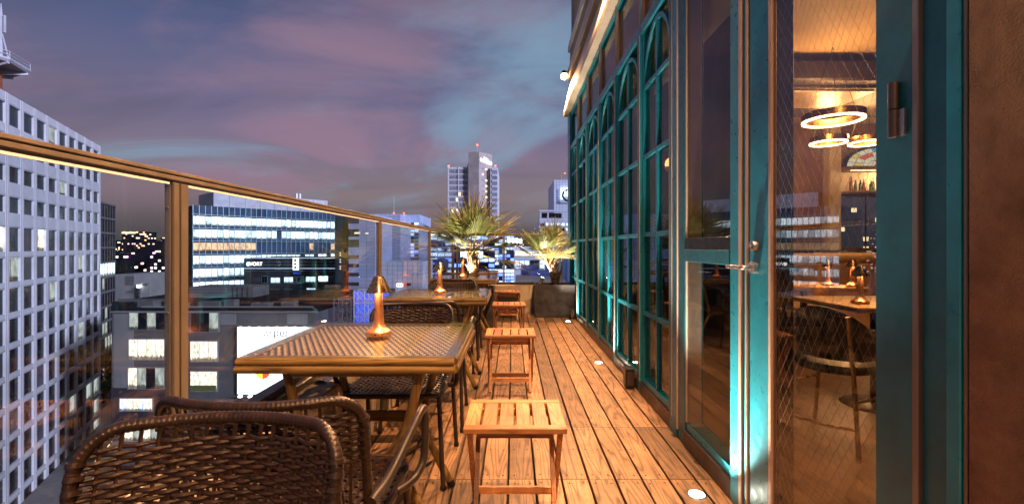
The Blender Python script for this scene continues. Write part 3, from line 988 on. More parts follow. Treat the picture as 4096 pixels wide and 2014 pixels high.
tb = make_table(True)
tb.location = (-.607, 2.025, 0)
tb['label'] = 'square glass topped table closest to the viewer, woven inlay in gold bamboo frame'; tb['group'] = 'square tables along the railing'
dup(tb, (-.607, 3.925, 0), 0, 'square glass topped table, second along the railing')
ts = make_table(False)
ts.location = (-.607, 5.92, 0)
ts['label'] = 'square glass topped table, third along the railing in front of the palm'; ts['group'] = 'square tables along the railing'
dup(ts, (-.64, 7.33, 0), 0, 'square glass topped table, farthest one behind the palm trunk')

# ---- folding stool
def make_stool():
    t = thing('folding_stool', 'slatted wooden folding stool', 'stool')
    for y in (-.146, .146): MB().rbox(-.20, .20, y - .0215, y + .0215, .428, .450, .003).build('seat_rail', 'stool_wood_x', t)
    me = MB().rbox(-.0285, .0285, -.124, .124, .430, .448, .002).mesh('slat', 'stool_wood_y')
    for i in range(6): put(me, 'slat', t, (-.17 + .34 * i / 5, 0, 0))
    for y in (-.118, .118): MB().rbox(-.150, .150, y - .009, y + .009, .396, .427, .002).build('apron', 'stool_wood_x', t)
    for s in (-1, 1):
        lg = MB(); lg.bar((s * .178, -.125, .428), (s * .178, .150, .003), .018, .032); lg.build('leg', 'stool_wood_z', t)
        lg = MB(); lg.bar((s * .157, .125, .428), (s * .157, -.150, .003), .018, .032); lg.build('leg', 'stool_wood_z', t)
        MB().tube([(s * .148, 0, .2155), (s * .189, 0, .2155)], .005, 8).build('pivot', 'bolt', t)
    MB().rbox(-.188, .188, .108, .124, .050, .082, .002).build('stretcher', 'stool_wood_x', t)
    MB().rbox(-.147, .147, -.124, -.108, .075, .107, .002).build('stretcher', 'stool_wood_x', t)
    MB().rbox(-.147, .147, .045, .061, .335, .360, .002).build('stretcher', 'stool_wood_x', t)
    return t


stl = make_stool()
stl.location = (.010, 1.905, 0); stl['group'] = 'folding stools in a row'
stl['label'] = 'slatted wooden folding stool closest to the viewer'
for x, y, a, lb in ((-.017, 3.715, 0, 'slatted wooden folding stool, second in the row'), (-.043, 5.56, R(1), 'slatted wooden folding stool, third in the row'),
                    (-.077, 7.17, R(-1), 'slatted wooden folding stool at the far end before the dark box')):
    dup(stl, (x, y, 0), a, lb)

# ---- table lamp
def make_lamp(power):
    t = thing('table_lamp', 'copper table lamp', 'lamp')
    MB().lathe([(0, .0), (.050, .0), (.053, .004), (.053, .016), (.050, .020), (.042, .026), (.031, .036), (.0235, .052), (.0215, .075), (.0195, .13), (.0172, .178), (.0160, .205), (0, .206)], 32).build('stem', 'copper', t)
    MB().lathe([(.0175, .2625), (.0215, .262), (.0550, .1925), (.0553, .1905), (.0535, .1910), (.0205, .2580), (.0, .2585)], 40).build('shade', 'shade_metal', t)
    MB().lathe([(0, .2635), (.0175, .2628)], 24).build('shade_cap', 'shade_metal', t)
    MB().rbox(-.004, .004, -.0538, -.0525, .007, .013, .0004).build('switch', 'black_metal', t)
    ring = MB().lathe([(.020, .2365), (.034, .2135), (.0355, .2140), (.0225, .2385)], 24).build('light_ring', 'bulb_glow', t)
    for k in range(3):
        a = 2 * math.pi * k / 3 + .5
        lamp('lamp_light', 'POINT', (.030 * math.cos(a), .030 * math.sin(a), .205), power / 3, (1.0, .50, .20), t, .006)
    return t


tl = make_lamp(14)
tl.location = (-.597, 2.03, .7505); tl['group'] = 'copper lamps on the terrace tables'
tl['label'] = 'lit copper lamp on the table closest to the viewer'
dup(tl, (-.62, 3.88, .7505), 0, 'lit copper lamp on the second table')
dup(tl, (-.648, 5.92, .7505), 0, 'lit copper lamp on the third table beside the palm trunk')


# ---- planters and palms
def planter(cx, cy, wx, wy, h, label):
    t = thing('slate_planter', label, 'planter', (cx, cy, 0), group='slate planters')
    x, y = wx / 2, wy / 2
    for s in (-1, 1):
        MB().rbox(-x, x, s * (y - .010) - .010, s * (y - .010) + .010, .004, h, .002).build('slate_panel', 'slate', t)
        MB().rbox(s * (x - .010) - .010, s * (x - .010) + .010, -y + .0205, y - .0205, .004, h, .002).build('slate_panel', 'slate', t)
    MB().box(-x + .021, x - .021, -y + .021, y - .021, .01, h - .05).build('soil', 'soil', t)
    for i in range(4):
        for z in (.03, h / 2, h - .03):
            sx_ = -x + .03 + (wx - .06) * i / 3
            if 0 < i < 3 and z == h / 2: continue
            b = MB().lathe([(0, .003), (.005, .002), (.006, 0)], 8)
            b.v = [(sx_ + a, -y - .0002 - c, z + b_) for a, b_, c in b.v]
            b.build('stud', 'steel', t)
    pb = MB()
    for _ in range(520):
        a, b, r_ = random.uniform(-x + .03, x - .03), random.uniform(-y + .03, y - .03), random.uniform(.006, .013)
        z = h - .05 + random.uniform(0, .012)
        vs = [(a + r_ * q[0] * random.uniform(.7, 1.2), b + r_ * q[1] * random.uniform(.7, 1.2), z + r_ * .7 * q[2]) for q in ((1, 0, 0), (-1, 0, 0), (0, 1, 0), (0, -1, 0), (0, 0, 1), (0, 0, -1))]
        pb.add(vs, [(0, 2, 4), (2, 1, 4), (1, 3, 4), (3, 0, 4), (2, 0, 5), (1, 2, 5), (3, 1, 5), (0, 3, 5)])
    tag(pb.build('pebbles', 'pebble', t), kind='stuff')
    return t


planter(-.59, 6.66, .64, .54, .55, 'dark slate planter holding the larger palm between the tables')
planter(.69, 7.59, .65, .48, .525, 'dark slate planter with studs by the facade at the deck end')


def frond(rnd, base, az, el, plen, brad, nbl, name, parent, dry=False):
    """fan leaf: a petiole and narrow folded blades fanning from its tip"""
    base = Vector(base)
    d0 = Vector((math.cos(az) * math.cos(el), math.sin(az) * math.cos(el), math.sin(el)))
    side = Vector((-math.sin(az), math.cos(az), 0))
    pts = []
    for k in range(6):
        t = k / 5
        p = base + d0 * plen * t + Vector((0, 0, -.10 * plen * t * t))
        pts.append(p)
    pt = MB().tube(pts, [.010 - .005 * k / 5 for k in range(6)], 5, True, .6).build('petiole', 'petiole', parent)
    tip = pts[-1]
    fd = (pts[-1] - pts[-2]).normalized()
    nrm = side.cross(fd).normalized()
    if nrm.z < 0: nrm = -nrm
    m = MB()
    for i in range(nbl):
        q = (i + .5) / nbl * 2 - 1
        an = q * R(88) + rnd.uniform(-.03, .03)
        ln = brad * (1 - .30 * abs(q) ** 2) * rnd.uniform(.80, 1.08)
        dr = (fd * math.cos(an) + side * math.sin(an)).normalized()
        lift = .22 * (1 - abs(q)) - .05
        dr = (dr + nrm * lift).normalized()
        ac = dr.cross(nrm).normalized()
        up = ac.cross(dr)
        droop = rnd.uniform(.02, .26) * ln
        wmax = ln * math.sin(R(88) / nbl) * .30
        vs, fs = [], []
        prof = ((.02, .12), (.30, 1.0), (.46, 1.0), (.72, .42), (1.0, .03))
        for (s, wd) in prof:
            c = tip + dr * ln * s + Vector((0, 0, -droop * s ** 3))
            ww = wmax * wd
            vs += [c - ac * ww + up * ww * .55, c, c + ac * ww + up * ww * .55]
        for j in range(len(prof) - 1):
            a = j * 3
            fs += [(a, a + 1, a + 4, a + 3), (a + 1, a + 2, a + 5, a + 4)]
        m.add(vs, fs)
    m.build('fan_leaf', 'palm_leaf_dry' if dry else 'palm_leaf', pt)


def palm(root_loc, top, label, nleaf, plen, brad, seed, elmin, elmax):
    rnd = random.Random(seed)
    t = thing('fan_palm', label, 'palm', root_loc, group='potted fan palms')
    top = Vector(top)
    # shaggy trunk
    n, m = 14, MB()
    vs, fs, rings = [], [], 18
    for k in range(rings):
        s = k / (rings - 1)
        c = Vector((top.x * s + .03 * math.sin(s * 3), top.y * s, top.z * s))
        r_ = .062 + .020 * math.sin(s * 2.6) - .018 * s
        for q in range(n):
            a = 2 * math.pi * q / n
            rr_ = r_ * (1 + rnd.uniform(-.16, .20))
            vs.append((c.x + rr_ * math.cos(a), c.y + rr_ * math.sin(a), c.z + rnd.uniform(-.008, .008)))
    for k in range(rings - 1):
        for q in range(n):
            q2 = (q + 1) % n
            fs.append((k * n + q, k * n + q2, (k + 1) * n + q2, (k + 1) * n + q))
    m.add(vs, fs); m.build('trunk', 'palm_bark', t)
    for k in range(34):
        s = rnd.uniform(.15, 1.0); a = rnd.uniform(0, 6.28)
        c = Vector((top.x * s + .03 * math.sin(s * 3), top.y * s, top.z * s))
        o_ = Vector((math.cos(a), math.sin(a), 0))
        b = MB().tube([c + o_ * .045, c + o_ * .075 + Vector((0, 0, .05)), c + o_ * rnd.uniform(.08, .125) + Vector((0, 0, rnd.uniform(.09, .15)))], [.018, .013, .006], 5, True, .45)
        b.build('leaf_stub', 'palm_bark', t)
    for i in range(nleaf):
        f = (i + .5) / nleaf
        az = i * 2.39996 + rnd.uniform(-.2, .2)
        el = R(elmin + (elmax - elmin) * f + rnd.uniform(-14, 14))
        b = top + Vector((math.cos(az) * .03, math.sin(az) * .03, -.05 + .06 * f))
        frond(rnd, b, az, el, plen * rnd.uniform(.75, 1.1) * (1 - .25 * f), brad * rnd.uniform(.85, 1.08), rnd.randint(17, 22), 'frond', t, rnd.random() < .12)
    return t


palm((-.60, 6.66, .50), (.0, .0, .58), 'larger fan palm with wide spiky leaves behind the third table', 20, .44, .70, 3, 4, 86)
palm((.72, 7.60, .475), (-.11, -.02, .43), 'smaller fan palm with a leaning trunk beside the facade', 17, .40, .58, 11, 6, 86)


def spot_can(loc, target, power, label):
    t = thing('garden_spotlight', label, 'spotlight', loc, group='garden spotlights in the planters')
    d_ = (Vector(target) - Vector(loc) - Vector((0, 0, .09))).normalized()
    MB().lathe([(0, 0), (.020, 0), (.020, .012), (.009, .016), (.009, .05), (0, .05)], 14).build('base_spike', 'bronze_dark', t)
    MB().tube([(-.012, 0, .055), (.012, 0, .055)], .016, 12).build('knuckle', 'bronze_dark', t)
    c = Vector((0, 0, .10))
    MB().tube([c - d_ * .055, c - d_ * .050, c + d_ * .060, c + d_ * .064, c + d_ * .062], [.024, .029, .030, .031, .027], 20).build('can', 'bronze', t)
    MB().tube([c + d_ * .0635, c + d_ * .0660], .024, 16).build('lens', 'lamp_white', t)
    lamp('spot_beam', 'SPOT', tuple(c + d_ * .075), power, (1.0, .83, .56), t, .02, tuple(c + d_ * 2), 82, .6)


spot_can((.475, 7.50, .475), (.66, 7.56, 1.10), 140, 'bronze spotlight aimed up at the smaller palm')
spot_can((-.70, 6.47, .50), (-.60, 6.62, 1.20), 160, 'bronze spotlight aimed up at the larger palm')

# dark storage box at the far kerb
t = thing('storage_box', 'low dark box behind the farthest stool against the kerb', 'box', (-.06, 7.66, 0))
MB().rbox(-.18, .18, -.14, .14, .004, .30, .004).build('body', 'dark_box', t)
MB().rbox(-.19, .19, -.15, .15, .301, .345, .006).build('lid', 'dark_box', t)
for z in (.07, .15, .23): MB().rbox(-.17, .17, -.148, -.1405, z, z + .05, .002).build('slat', 'dark_box', t)

# ================================================================== RESTAURANT INTERIOR
BW = 8.0                                     # back wall
struct(MB().box(1.101, 9.0, -6.0, 8.12, -.058, .002), 'interior_floor', 'interior_floor')
struct(MB().box(1.101, 8.9, -5.9, 8.0, 3.30, 3.36), 'interior_ceiling', 'interior_ceiling')
struct(MB().box(8.6, 9.0, -6.0, 8.12, .003, 4.73), 'interior_side_wall', 'interior_wall')
struct(MB().box(1.31, 8.59, -6.0, -5.8, .003, 3.30), 'interior_rear_wall', 'interior_wall')
bwm = MB().box(2.1, 5.72, BW, BW + .12, .003, 3.29).box(6.75, 8.59, BW, BW + .12, .003, 3.29).box(5.721, 6.749, BW, BW + .12, .003, 1.12).box(5.721, 6.749, BW, BW + .12, 2.02, 3.29)
struct(bwm, 'interior_back_wall', 'interior_wall')
struct(MB().box(1.302, 8.59, 8.02, 8.12, 3.37, 4.73).box(1.302, 1.40, -5.9, 8.0, 3.37, 4.73), 'attic_wall', 'upper_wall')
struct(MB().box(2.02, 2.099, 3.62, 8.12, .003, 3.29), 'interior_partition', 'interior_dark')
struct(MB().box(1.16, 2.0, 8.00, 8.12, .003, 3.46), 'interior_end_wall', 'interior_dark')
t = thing('black_post', 'black post just inside the glass door', 'post', (1.25, 2.0, 0))
MB().rbox(1.145, 1.220, 1.97, 2.05, .003, 3.28, .004).build('shaft', 'black_metal', t, True)
MB().rbox(1.136, 1.1445, 1.99, 2.015, 1.62, 1.72, .002).build('latch', 'bronze', t, True)
# dropped ceiling panel and air outlet
t = thing('ceiling_panel', 'dark dropped ceiling panel inside the restaurant', 'ceiling panel', (4, 5.2, 3.0))
MB().rbox(2.2, 8.4, 5.02, 6.5, 2.98, 3.20, .02).build('panel', 'interior_dark', t, True)
MB().rbox(3.1, 4.3, 5.2, 6.0, 2.955, 2.979, .008).build('air_outlet', 'interior_dark', t, True)
MB().rbox(3.2, 4.2, 5.28, 5.92, 2.940, 2.954, .004).build('outlet_frame', 'beige_frame', t, True)


def ring_pendant(c, r, label):
    t = thing('ring_pendant', label, 'pendant lamp', c, group='ring pendant lamps')
    pr = [(r, .0), (r + .02, .0), (r + .02, .07), (r - .02, .07), (r - .02, .0), (r, .0)]
    MB().lathe([(r + .022, .004), (r + .022, .075), (r - .022, .075), (r - .022, .004), (r + .022, .004)], 48).build('ring', 'brass', t)
    MB().lathe([(r + .018, .003), (r + .018, -.012), (r - .018, -.012), (r - .018, .003)], 48).build('light_band', 'ring_glow', t)
    for k in range(3):
        a = k * 2.094
        MB().tube([(r * math.cos(a), r * math.sin(a), .07), (0, 0, 3.29 - c[2])], .0025, 4).build('cable', 'black_metal', t)
    lamp('ring_light', 'POINT', (0, 0, .22), 38, (1, .52, .20), t, r * .6)  # extra light set above the ring to brighten the ceiling
    lamp('ring_light', 'POINT', (0, 0, -.08), 14, (1, .52, .20), t, r)


ring_pendant((3.45, 4.90, 2.50), .27, 'largest glowing ring pendant over the inner table')
ring_pendant((4.20, 6.05, 2.52), .20, 'small glowing ring pendant below the large ring')
ring_pendant((2.95, 2.80, 2.60), .30, 'added unseen ring pendant near the door, brightening the ceiling')  # added pendant hidden behind the jamb, there to light the ceiling
ring_pendant((4.72, 6.05, 2.52), .20, 'small glowing ring pendant half hidden by the door stile')
for x, y in ((2.4, 1.2), (3.4, 2.8)):  # added fixtures out of view, put in to light the room
    t = thing('added_downlight', 'added unseen downlight in the ceiling above the inner chair' if y > 2 else 'added unseen downlight in the ceiling just inside the door', 'light', (x, y, 3.30))
    MB().lathe([(.05, -.001), (.07, -.001), (.07, -.008), (.05, -.006)], 20).build('trim_ring', 'beige_frame', t)
    MB().lathe([(0, -.003), (.05, -.002)], 20).build('lens', 'ring_glow', t)
    lamp('fill_beam', 'SPOT', (0, 0, -.03), 60, (1, .50, .18), t, .04, (0, 0, -2), 140, .7)

# inner tables and lamps
def inner_table(c, wx, wy, label):
    t = thing('dining_table', label, 'table', c, group='dining tables indoors')
    MB().rbox(-wx, wx, -wy, wy, .715, .748, .006).build('table_top', 'table_wood', t)
    MB().tube([(0, 0, .02), (0, 0, .714)], .035, 12).build('pedestal', 'black_metal', t)
    MB().lathe([(0, .025), (.20, .018), (.22, .002), (0, .001)], 24).build('foot', 'black_metal', t)


inner_table((2.62, 3.28, .002), .40, .36, 'wooden dining table inside, behind the metal legged chair')
inner_table((3.02, 4.72, .002), .42, .36, 'wooden dining table farther inside, before the tan booth')
li = make_lamp(10)
li.location = (2.40, 3.14, .7515); li['group'] = 'copper lamps indoors'; li['label'] = 'copper lamp on the dining table just inside'
dup(li, (3.20, 4.62, .7515), 0, 'copper lamp on the farther dining table')
dup(li, (3.36, 4.50, .7515), 0, 'second copper lamp on the farther dining table')


def dining_chair(loc, rz, label):
    t = thing('dining_chair', label, 'chair', loc, rz, 'black shell chairs indoors')
    s = MB()
    vs, fs = [], []
    nu, nv = 13, 9
    for j in range(nv):           # curved shell back wrapping the seat
        v = j / (nv - 1)
        for i in range(nu):
            a = R(-100 + 200 * i / (nu - 1))
            r_ = .195 + .02 * v
            vs.append((r_ * math.sin(a), -r_ * math.cos(a) * .92, .50 + .30 * v * (1 - .75 * (abs(a) / R(100)) ** 2)))
    for j in range(nv - 1):
        for i in range(nu - 1): fs.append((j * nu + i, j * nu + i + 1, (j + 1) * nu + i + 1, (j + 1) * nu + i))
    o = s.add(vs, fs, True).build('backrest', 'leather_black', t)
    md = o.modifiers.new('thick', 'SOLIDIFY'); md.thickness = .025
    MB().lathe([(0, .42), (.18, .42), (.205, .43), (.21, .45), (.20, .472), (.15, .485), (0, .487)], 32).build('seat', 'leather_black', t)
    for x in (-1, 1):
        for y, yb in ((-.17, -.24), (.17, .22)):
            top_z = .66 if y < 0 else .43
            MB().tube(smooth_path([(x * .17, y * (1.0 if y > 0 else 1.28), .43 if y > 0 else .76), (x * .185, y * 1.1, .42), (x * .235, yb, .003)], 4), .0115, 10).build('leg', 'brass', t)
        MB().tube([(x * .207, -.192, .30), (x * .207, .186, .30)], .008, 8).build('side_rail', 'brass', t)
    MB().tube(smooth_path([(-.222, -.21, .16), (-.12, -.27, .16), (0, -.29, .16), (.12, -.27, .16), (.222, -.21, .16)], 4), .008, 8).build('foot_ring', 'brass', t)
    return t


dining_chair((1.93, 2.72, .002), R(-62), 'black shell chair with metal legs just inside the door')
dining_chair((2.32, 4.55, .002), R(-80), 'black shell chair at the farther dining table')


def booth(loc, rz, label):
    t = thing('booth_seat', label, 'sofa', loc, rz, 'tan booth seats')
    MB().rbox(-.55, .55, -.30, .28, .10, .44, .05).build('seat', 'leather_tan', t)
    MB().rbox(-.55, .55, .281, .44, .10, .96, .06).build('backrest', 'leather_tan', t)
    MB().tube([(-.55, .36, .98), (.55, .36, .98)], .075, 16).build('back_roll', 'leather_tan', t)
    for s in (-1, 1): MB().rbox(s * .60 - .05, s * .60 + .05, -.30, .44, .10, .66, .04).build('armrest', 'leather_tan', t)
    MB().box(-.55, .55, -.26, .40, .002, .10).build('plinth', 'interior_dark', t)


booth((4.05, 5.75, .002), R(-20), 'tan leather booth seat behind the farther table')
booth((4.95, 6.35, .002), R(-20), 'tan leather booth seat half hidden by the door stile')
t = thing('seat_cushion', 'teal ribbed cushion standing behind the tan booth', 'cushion', (4.95, 6.95, .45))
MB().rbox(-.35, .35, -.06, .06, 0, .52, .04).build('cushion_body', 'cushion_teal', t)
for i in range(9): MB().tube([(-.32 + .08 * i, -.062, .04), (-.32 + .08 * i, -.062, .48)], .012, 6).build('rib', 'cushion_teal', t)
t = thing('banquette', 'long dark banquette under the inner window', 'sofa', (5.6, 7.6, .002))
MB().rbox(-1.3, 1.3, -.30, .20, .08, .45, .04).build('seat', 'leather_black', t)
MB().rbox(-1.3, 1.3, .201, .36, .08, 1.08, .05).build('backrest', 'leather_black', t)

# pilaster, bar shelf, bottles, stained glass
t = thing('pilaster', 'pale pilaster on the inner back wall', 'pilaster', (5.65, BW - .05, 0))
MB().rbox(5.52, 5.72, BW - .09, BW - .001, .003, 3.28, .006).build('shaft', 'pilaster', t, True)
MB().rbox(5.44, 5.515, BW - .05, BW - .001, .003, 3.28, .004).build('side_strip', 'beige_frame', t, True)
t = thing('bar_shelf', 'lit bar shelf above the inner window', 'shelf', (6.2, BW - .2, 2.1))
MB().rbox(5.725, 7.6, BW - .32, BW - .002, 2.055, 2.095, .004).build('shelf_board', 'table_wood', t, True)
MB().rbox(5.725, 7.6, BW - .02, BW - .002, 2.0955, 2.44, .002).build('back_panel', 'pilaster', t, True)
MB().rbox(5.725, 7.6, BW - .34, BW - .002, 2.441, 2.50, .004).build('light_cove', 'table_wood', t, True)
MB().box(5.74, 7.5, BW - .30, BW - .27, 2.425, 2.4405).build('light_strip', 'shelf_glow', t, True)
lamp('shelf_light', 'POINT', (0.3, -.15, .25), 30, (1, .66, .32), t, .1)
rb = random.Random(5)
for i in range(13):
    x = 5.80 + i * .075 + rb.uniform(-.012, .012)
    hh = rb.uniform(.16, .27); r_ = rb.uniform(.022, .032)
    kind = rb.choice(['bottle_amber', 'bottle_green', 'bottle_clear', 'bottle_red', 'bottle_amber'])
    b = thing('bottle', 'liquor bottle standing in the row on the lit bar shelf', 'bottle', (x, BW - .16 + rb.uniform(-.05, .05), 2.0955), group='bottles on the bar shelf')
    MB().lathe([(0, 0), (r_, 0), (r_, hh * .58), (r_ * .9, hh * .64), (r_ * .38, hh * .74), (r_ * .36, hh * .95), (0, hh * .955)], 12).build('glass_body', kind, b)
    MB().lathe([(0, hh), (r_ * .42, hh), (r_ * .42, hh * .955), (0, hh * .955)], 10).build('cap', rb.choice(['brass', 'black_metal', 'bottle_red']), b)
t = thing('stained_glass', 'half round stained glass panel over the bar shelf', 'window', (6.42, BW - .03, 2.54))
vs, fs = [], []
n = 24
for k in range(n + 1):
    a = math.pi * k / n
    for q in (.66, .60):
        for y in (-.05, .0): vs.append((q * math.cos(a), y, q * .55 * math.sin(a)))
for k in range(n):
    b_ = 4 * k
    fs += [(b_, b_ + 4, b_ + 5, b_ + 1), (b_ + 2, b_ + 3, b_ + 7, b_ + 6), (b_, b_ + 2, b_ + 6, b_ + 4), (b_ + 1, b_ + 5, b_ + 7, b_ + 3)]
MB().add(vs, fs).build('frame', 'interior_dark', t)
rs_ = [.10, .22, .34, .46, .595]
for j in range(4):
    m_ = 6 + 2 * j
    for k in range(m_):
        a0, a1 = math.pi * (k + .06) / m_, math.pi * (k + .94) / m_
        q0, q1 = rs_[j] + .006, rs_[j + 1] - .006
        pts = [(q0 * math.cos(a0), q0 * .55 * math.sin(a0)), (q1 * math.cos(a0), q1 * .55 * math.sin(a0)), (q1 * math.cos((a0 + a1) / 2), q1 * .55 * math.sin((a0 + a1) / 2)),
               (q1 * math.cos(a1), q1 * .55 * math.sin(a1)), (q0 * math.cos(a1), q0 * .55 * math.sin(a1))]
        MB().prism(pts, -.03, -.02).build('glass_piece', 'stained_%d' % rb.choice([4, 2, 4, 1, 0, 3, 4]), t)
t = thing('inner_window', 'dark inner window looking out on lit flats', 'window', (6.23, BW, 1.1))
MB().box(5.722, 6.748, BW + .04, BW + .05, 1.121, 2.019).build('pane', 'door_glass', t, True)
for x in (5.722, 6.22, 6.728): MB().box(x, x + .02, BW + .02, BW + .035, 1.121, 2.019).build('frame_bar', 'black_metal', t, True)
t = thing('globe_pendant', 'orange glowing globe lamp behind the arched window nearest the door', 'pendant lamp', (1.62, 4.62, 1.98))
MB().lathe([(0, .075), (.03, .068), (.06, .04), (.072, 0), (.06, -.04), (.03, -.062), (0, -.07)], 24).build('globe', 'globe_glow', t)
MB().lathe([(0, -.07), (.05, -.065), (.075, -.03), (.078, -.03), (.052, -.075), (0, -.085)], 24).build('cup', 'copper', t)
MB().tube([(0, 0, .07), (0, 0, 1.31)], .004, 6).build('cord', 'black_metal', t)
lamp('globe_light', 'POINT', (0, -.13, 0), 3.0, (1, .45, .16), t, .05)

# ================================================================== THE CITY
UNIT = {}


def unit(mat):
    if mat not in UNIT: UNIT[mat] = MB().box(-.5, .5, -.5, .5, -.5, .5).mesh('window', mat)
    return UNIT[mat]


def block(name, label, x0, x1, y0, y1, z0, z1, mat, cat='building', group=None):
    """root at the building's foot, in front of it; windows are placed in its frame"""
    t = thing(name, label, cat, ((x0 + x1) / 2, y0, z0), group=group)
    w2 = (x1 - x0) / 2
    MB().box(-w2, w2, 0, y1 - y0, 0, z1 - z0).build('wall', mat, t)
    return t


def bit(t, x0, x1, z0, z1, mat, name='window', y=-.06, dep=.12):
    """a box on the front of a block; x, z in world metres"""
    L = t.location
    me = unit(mat)
    return put(me, name, t, ((x0 + x1) / 2 - L.x, y, (z0 + z1) / 2 - L.z), None, (x1 - x0, dep, z1 - z0))


def pxbit(t, px0, px1, py0, py1, mat, name='window', y=-.06, dep=.12):
    a, b = P(px0, py0, t.location.y), P(px1, py1, t.location.y)
    return bit(t, a.x, b.x, b.z, a.z, mat, name, y, dep)


def pxblock(name, label, px0, px1, py0, Y, depth, mat, zb=GZ, group=None):
    a, b = P(px0, py0, Y), P(px1, py0, Y)
    return block(name, label, a.x, b.x, Y, Y + depth, zb + .002, a.z, mat, group=group)


# ---- white gridded building on the left
rb = random.Random(21)
wx, wy = -76.0, 84.0
wbd = thing('white_office', 'white office block with a grid of deep set dark windows', 'building', (wx, wy, GZ + .002), math.atan2(-.886, .463))
BAY, NB_, TOPZ = 3.62, 13, 19.6 - GZ
MB().box(0, BAY * NB_, -26, -.95, 0, TOPZ - .3).build('wall', 'city_dark', wbd)
me = MB().box(-.42, -.035, -.9, 0, 0, TOPZ).box(.035, .42, -.9, 0, 0, TOPZ).box(-.04, .04, -.9, -.06, 0, TOPZ - .01).mesh('pier', 'white_facade')
for i in range(NB_ + 1): put(me, 'pier', wbd, (i * BAY + .50, 0, 0))
rows_ = []
zt = TOPZ - 1.25
hs_ = [2.5, 1.95, 1.95, 1.95] + [2.95] * 11
for h_ in hs_:
    rows_.append((zt - h_, zt)); zt -= 3.72
prev = TOPZ - .002
smesh = {}
wmesh = {}
for ri, (a, b) in enumerate(rows_):
    hgt = prev - b
    m_ = MB().box(0, BAY * NB_ + 1.2, -.92, -.03, b, prev).build('spandrel', 'white_facade', wbd)
    prev = a
    for i in range(NB_):
        mt = 'dark_pane'
        if rb.random() < .05: mt = 'room_soft'
        if .08 < rb.random() < .22 and ri > 3: mt = 'blind_grey'
        if ri == 4 and i in (9, 10, 6): mt = 'room_white'
        put(unit(mt), 'window', wbd, (i * BAY + 2.31, -.29, (a + b) / 2), None, (2.76, .06, b - a))
        if ri > 3: put(unit('black_metal'), 'window_bar', wbd, (i * BAY + 2.31 + .55, -.255, (a + b) / 2), None, (.09, .05, b - a))
    put(unit('joint_grey'), 'panel_joint', wbd, (BAY * NB_ / 2, -.026, b + .12), None, (BAY * NB_, .02, .05))
    if ri == 0:
        for i in range(NB_):
            for k in range(9):
                put(unit('mullion'), 'louvre', wbd, (i * BAY + 2.31, -.22, a + .2 + k * .27), None, (2.58, .04, .07))
MB().box(0, BAY * NB_ + 1.2, -.92, -.05, prev - 2.2, prev).build('spandrel', 'white_facade', wbd)
# canopy and shopfront at its foot
MB().box(-2, BAY * NB_, .02, 4.2, 4.2, 4.7).build('canopy', 'city_grey_lite', wbd)
for i in range(22): put(unit('room_warm'), 'canopy_lamp', wbd, (i * 2.1, 4.25, 4.45), None, (.9, .1, .18))
for i in range(14): put(unit('shop_warm'), 'shop_window', wbd, (i * 3.4, .05, 2.0), None, (2.9, .1, 3.4))
# helicopter platform on the roof
hp = thing('roof_platform', 'grey rooftop platform on an orange drum with a mast', 'platform', (-74.6, 62, GZ + TOPZ))
MB().lathe([(0, 6.9), (5.9, 6.7), (6.2, 7.0), (6.2, 7.2), (0, 7.2)], 8, smooth=False).build('deck_slab', 'platform_grey', hp)
for k in range(8):
    a = k * math.pi / 4
    MB().bar((2 * math.cos(a), 2 * math.sin(a), 5.6), (5.9 * math.cos(a), 5.9 * math.sin(a), 6.6), .25, .35).build('bracket', 'platform_grey', hp)
    MB().tube([(6.1 * math.cos(a), 6.1 * math.sin(a), 7.2), (6.1 * math.cos(a), 6.1 * math.sin(a), 8.1)], .04, 5).build('rail_post', 'truss_white', hp)
for z in (7.65, 8.1):
    MB().tube([(6.1 * math.cos(k * math.pi / 4), 6.1 * math.sin(k * math.pi / 4), z) for k in range(9)], .04, 5, False).build('guard_rail', 'truss_white', hp)
MB().lathe([(0, 1.4), (3.4, 1.4), (3.4, 6.2), (0, 6.2)], 28).build('drum', 'orange_paint', hp)
MB().lathe([(0, -.4), (3.8, -.4), (3.8, 1.4), (0, 1.4)], 28).build('drum_foot', 'white_facade', hp)
mx, my = 4.9, 0.0
MB().tube([(mx, my, 7.2), (mx, my, 13.2), (mx, my, 14.6)], [.20, .16, .05], 8).build('mast', 'platform_grey', hp)
for dx_, dy_ in ((1.0, 0), (-2.0, .5)):
    MB().tube([(mx + dx_, my + dy_, 7.2), (mx, my, 11.0)], .10, 6).build('stay', 'platform_grey', hp)
MB().rbox(mx + .30, mx + .62, -.12, .12, 10.6, 13.0, .04).build('antenna', 'platform_grey', hp)

# ---- grey block behind it
gb = thing('grey_office', 'grey office block with thin floor bands behind the white building', 'building', (-106.6, 122, GZ + .002), math.atan2(-.886, .463))
GH = 12.2 - GZ
MB().box(0, 24, -20, -.06, 0, GH).build('wall', 'city_dark', gb)
for k in range(12):
    zt = GH - k * 3.72
    MB().box(-.1, 24, -.05, .25, zt - .45, zt).build('floor_band', 'city_grey_lite', gb)
    for j in range(11):
        put(unit('office_white' if k == 4 else ('room_soft' if rb.random() < .22 and k > 4 else 'dark_pane')), 'window', gb, (1.1 + j * 2.1, -.03, zt - 2.05), None, (1.85, .06, 3.1))
for j in range(12): MB().box(j * 2.1 - .05, j * 2.1 + .15, -.05, .12, 1, GH - .5).build('fin', 'city_grey', gb)

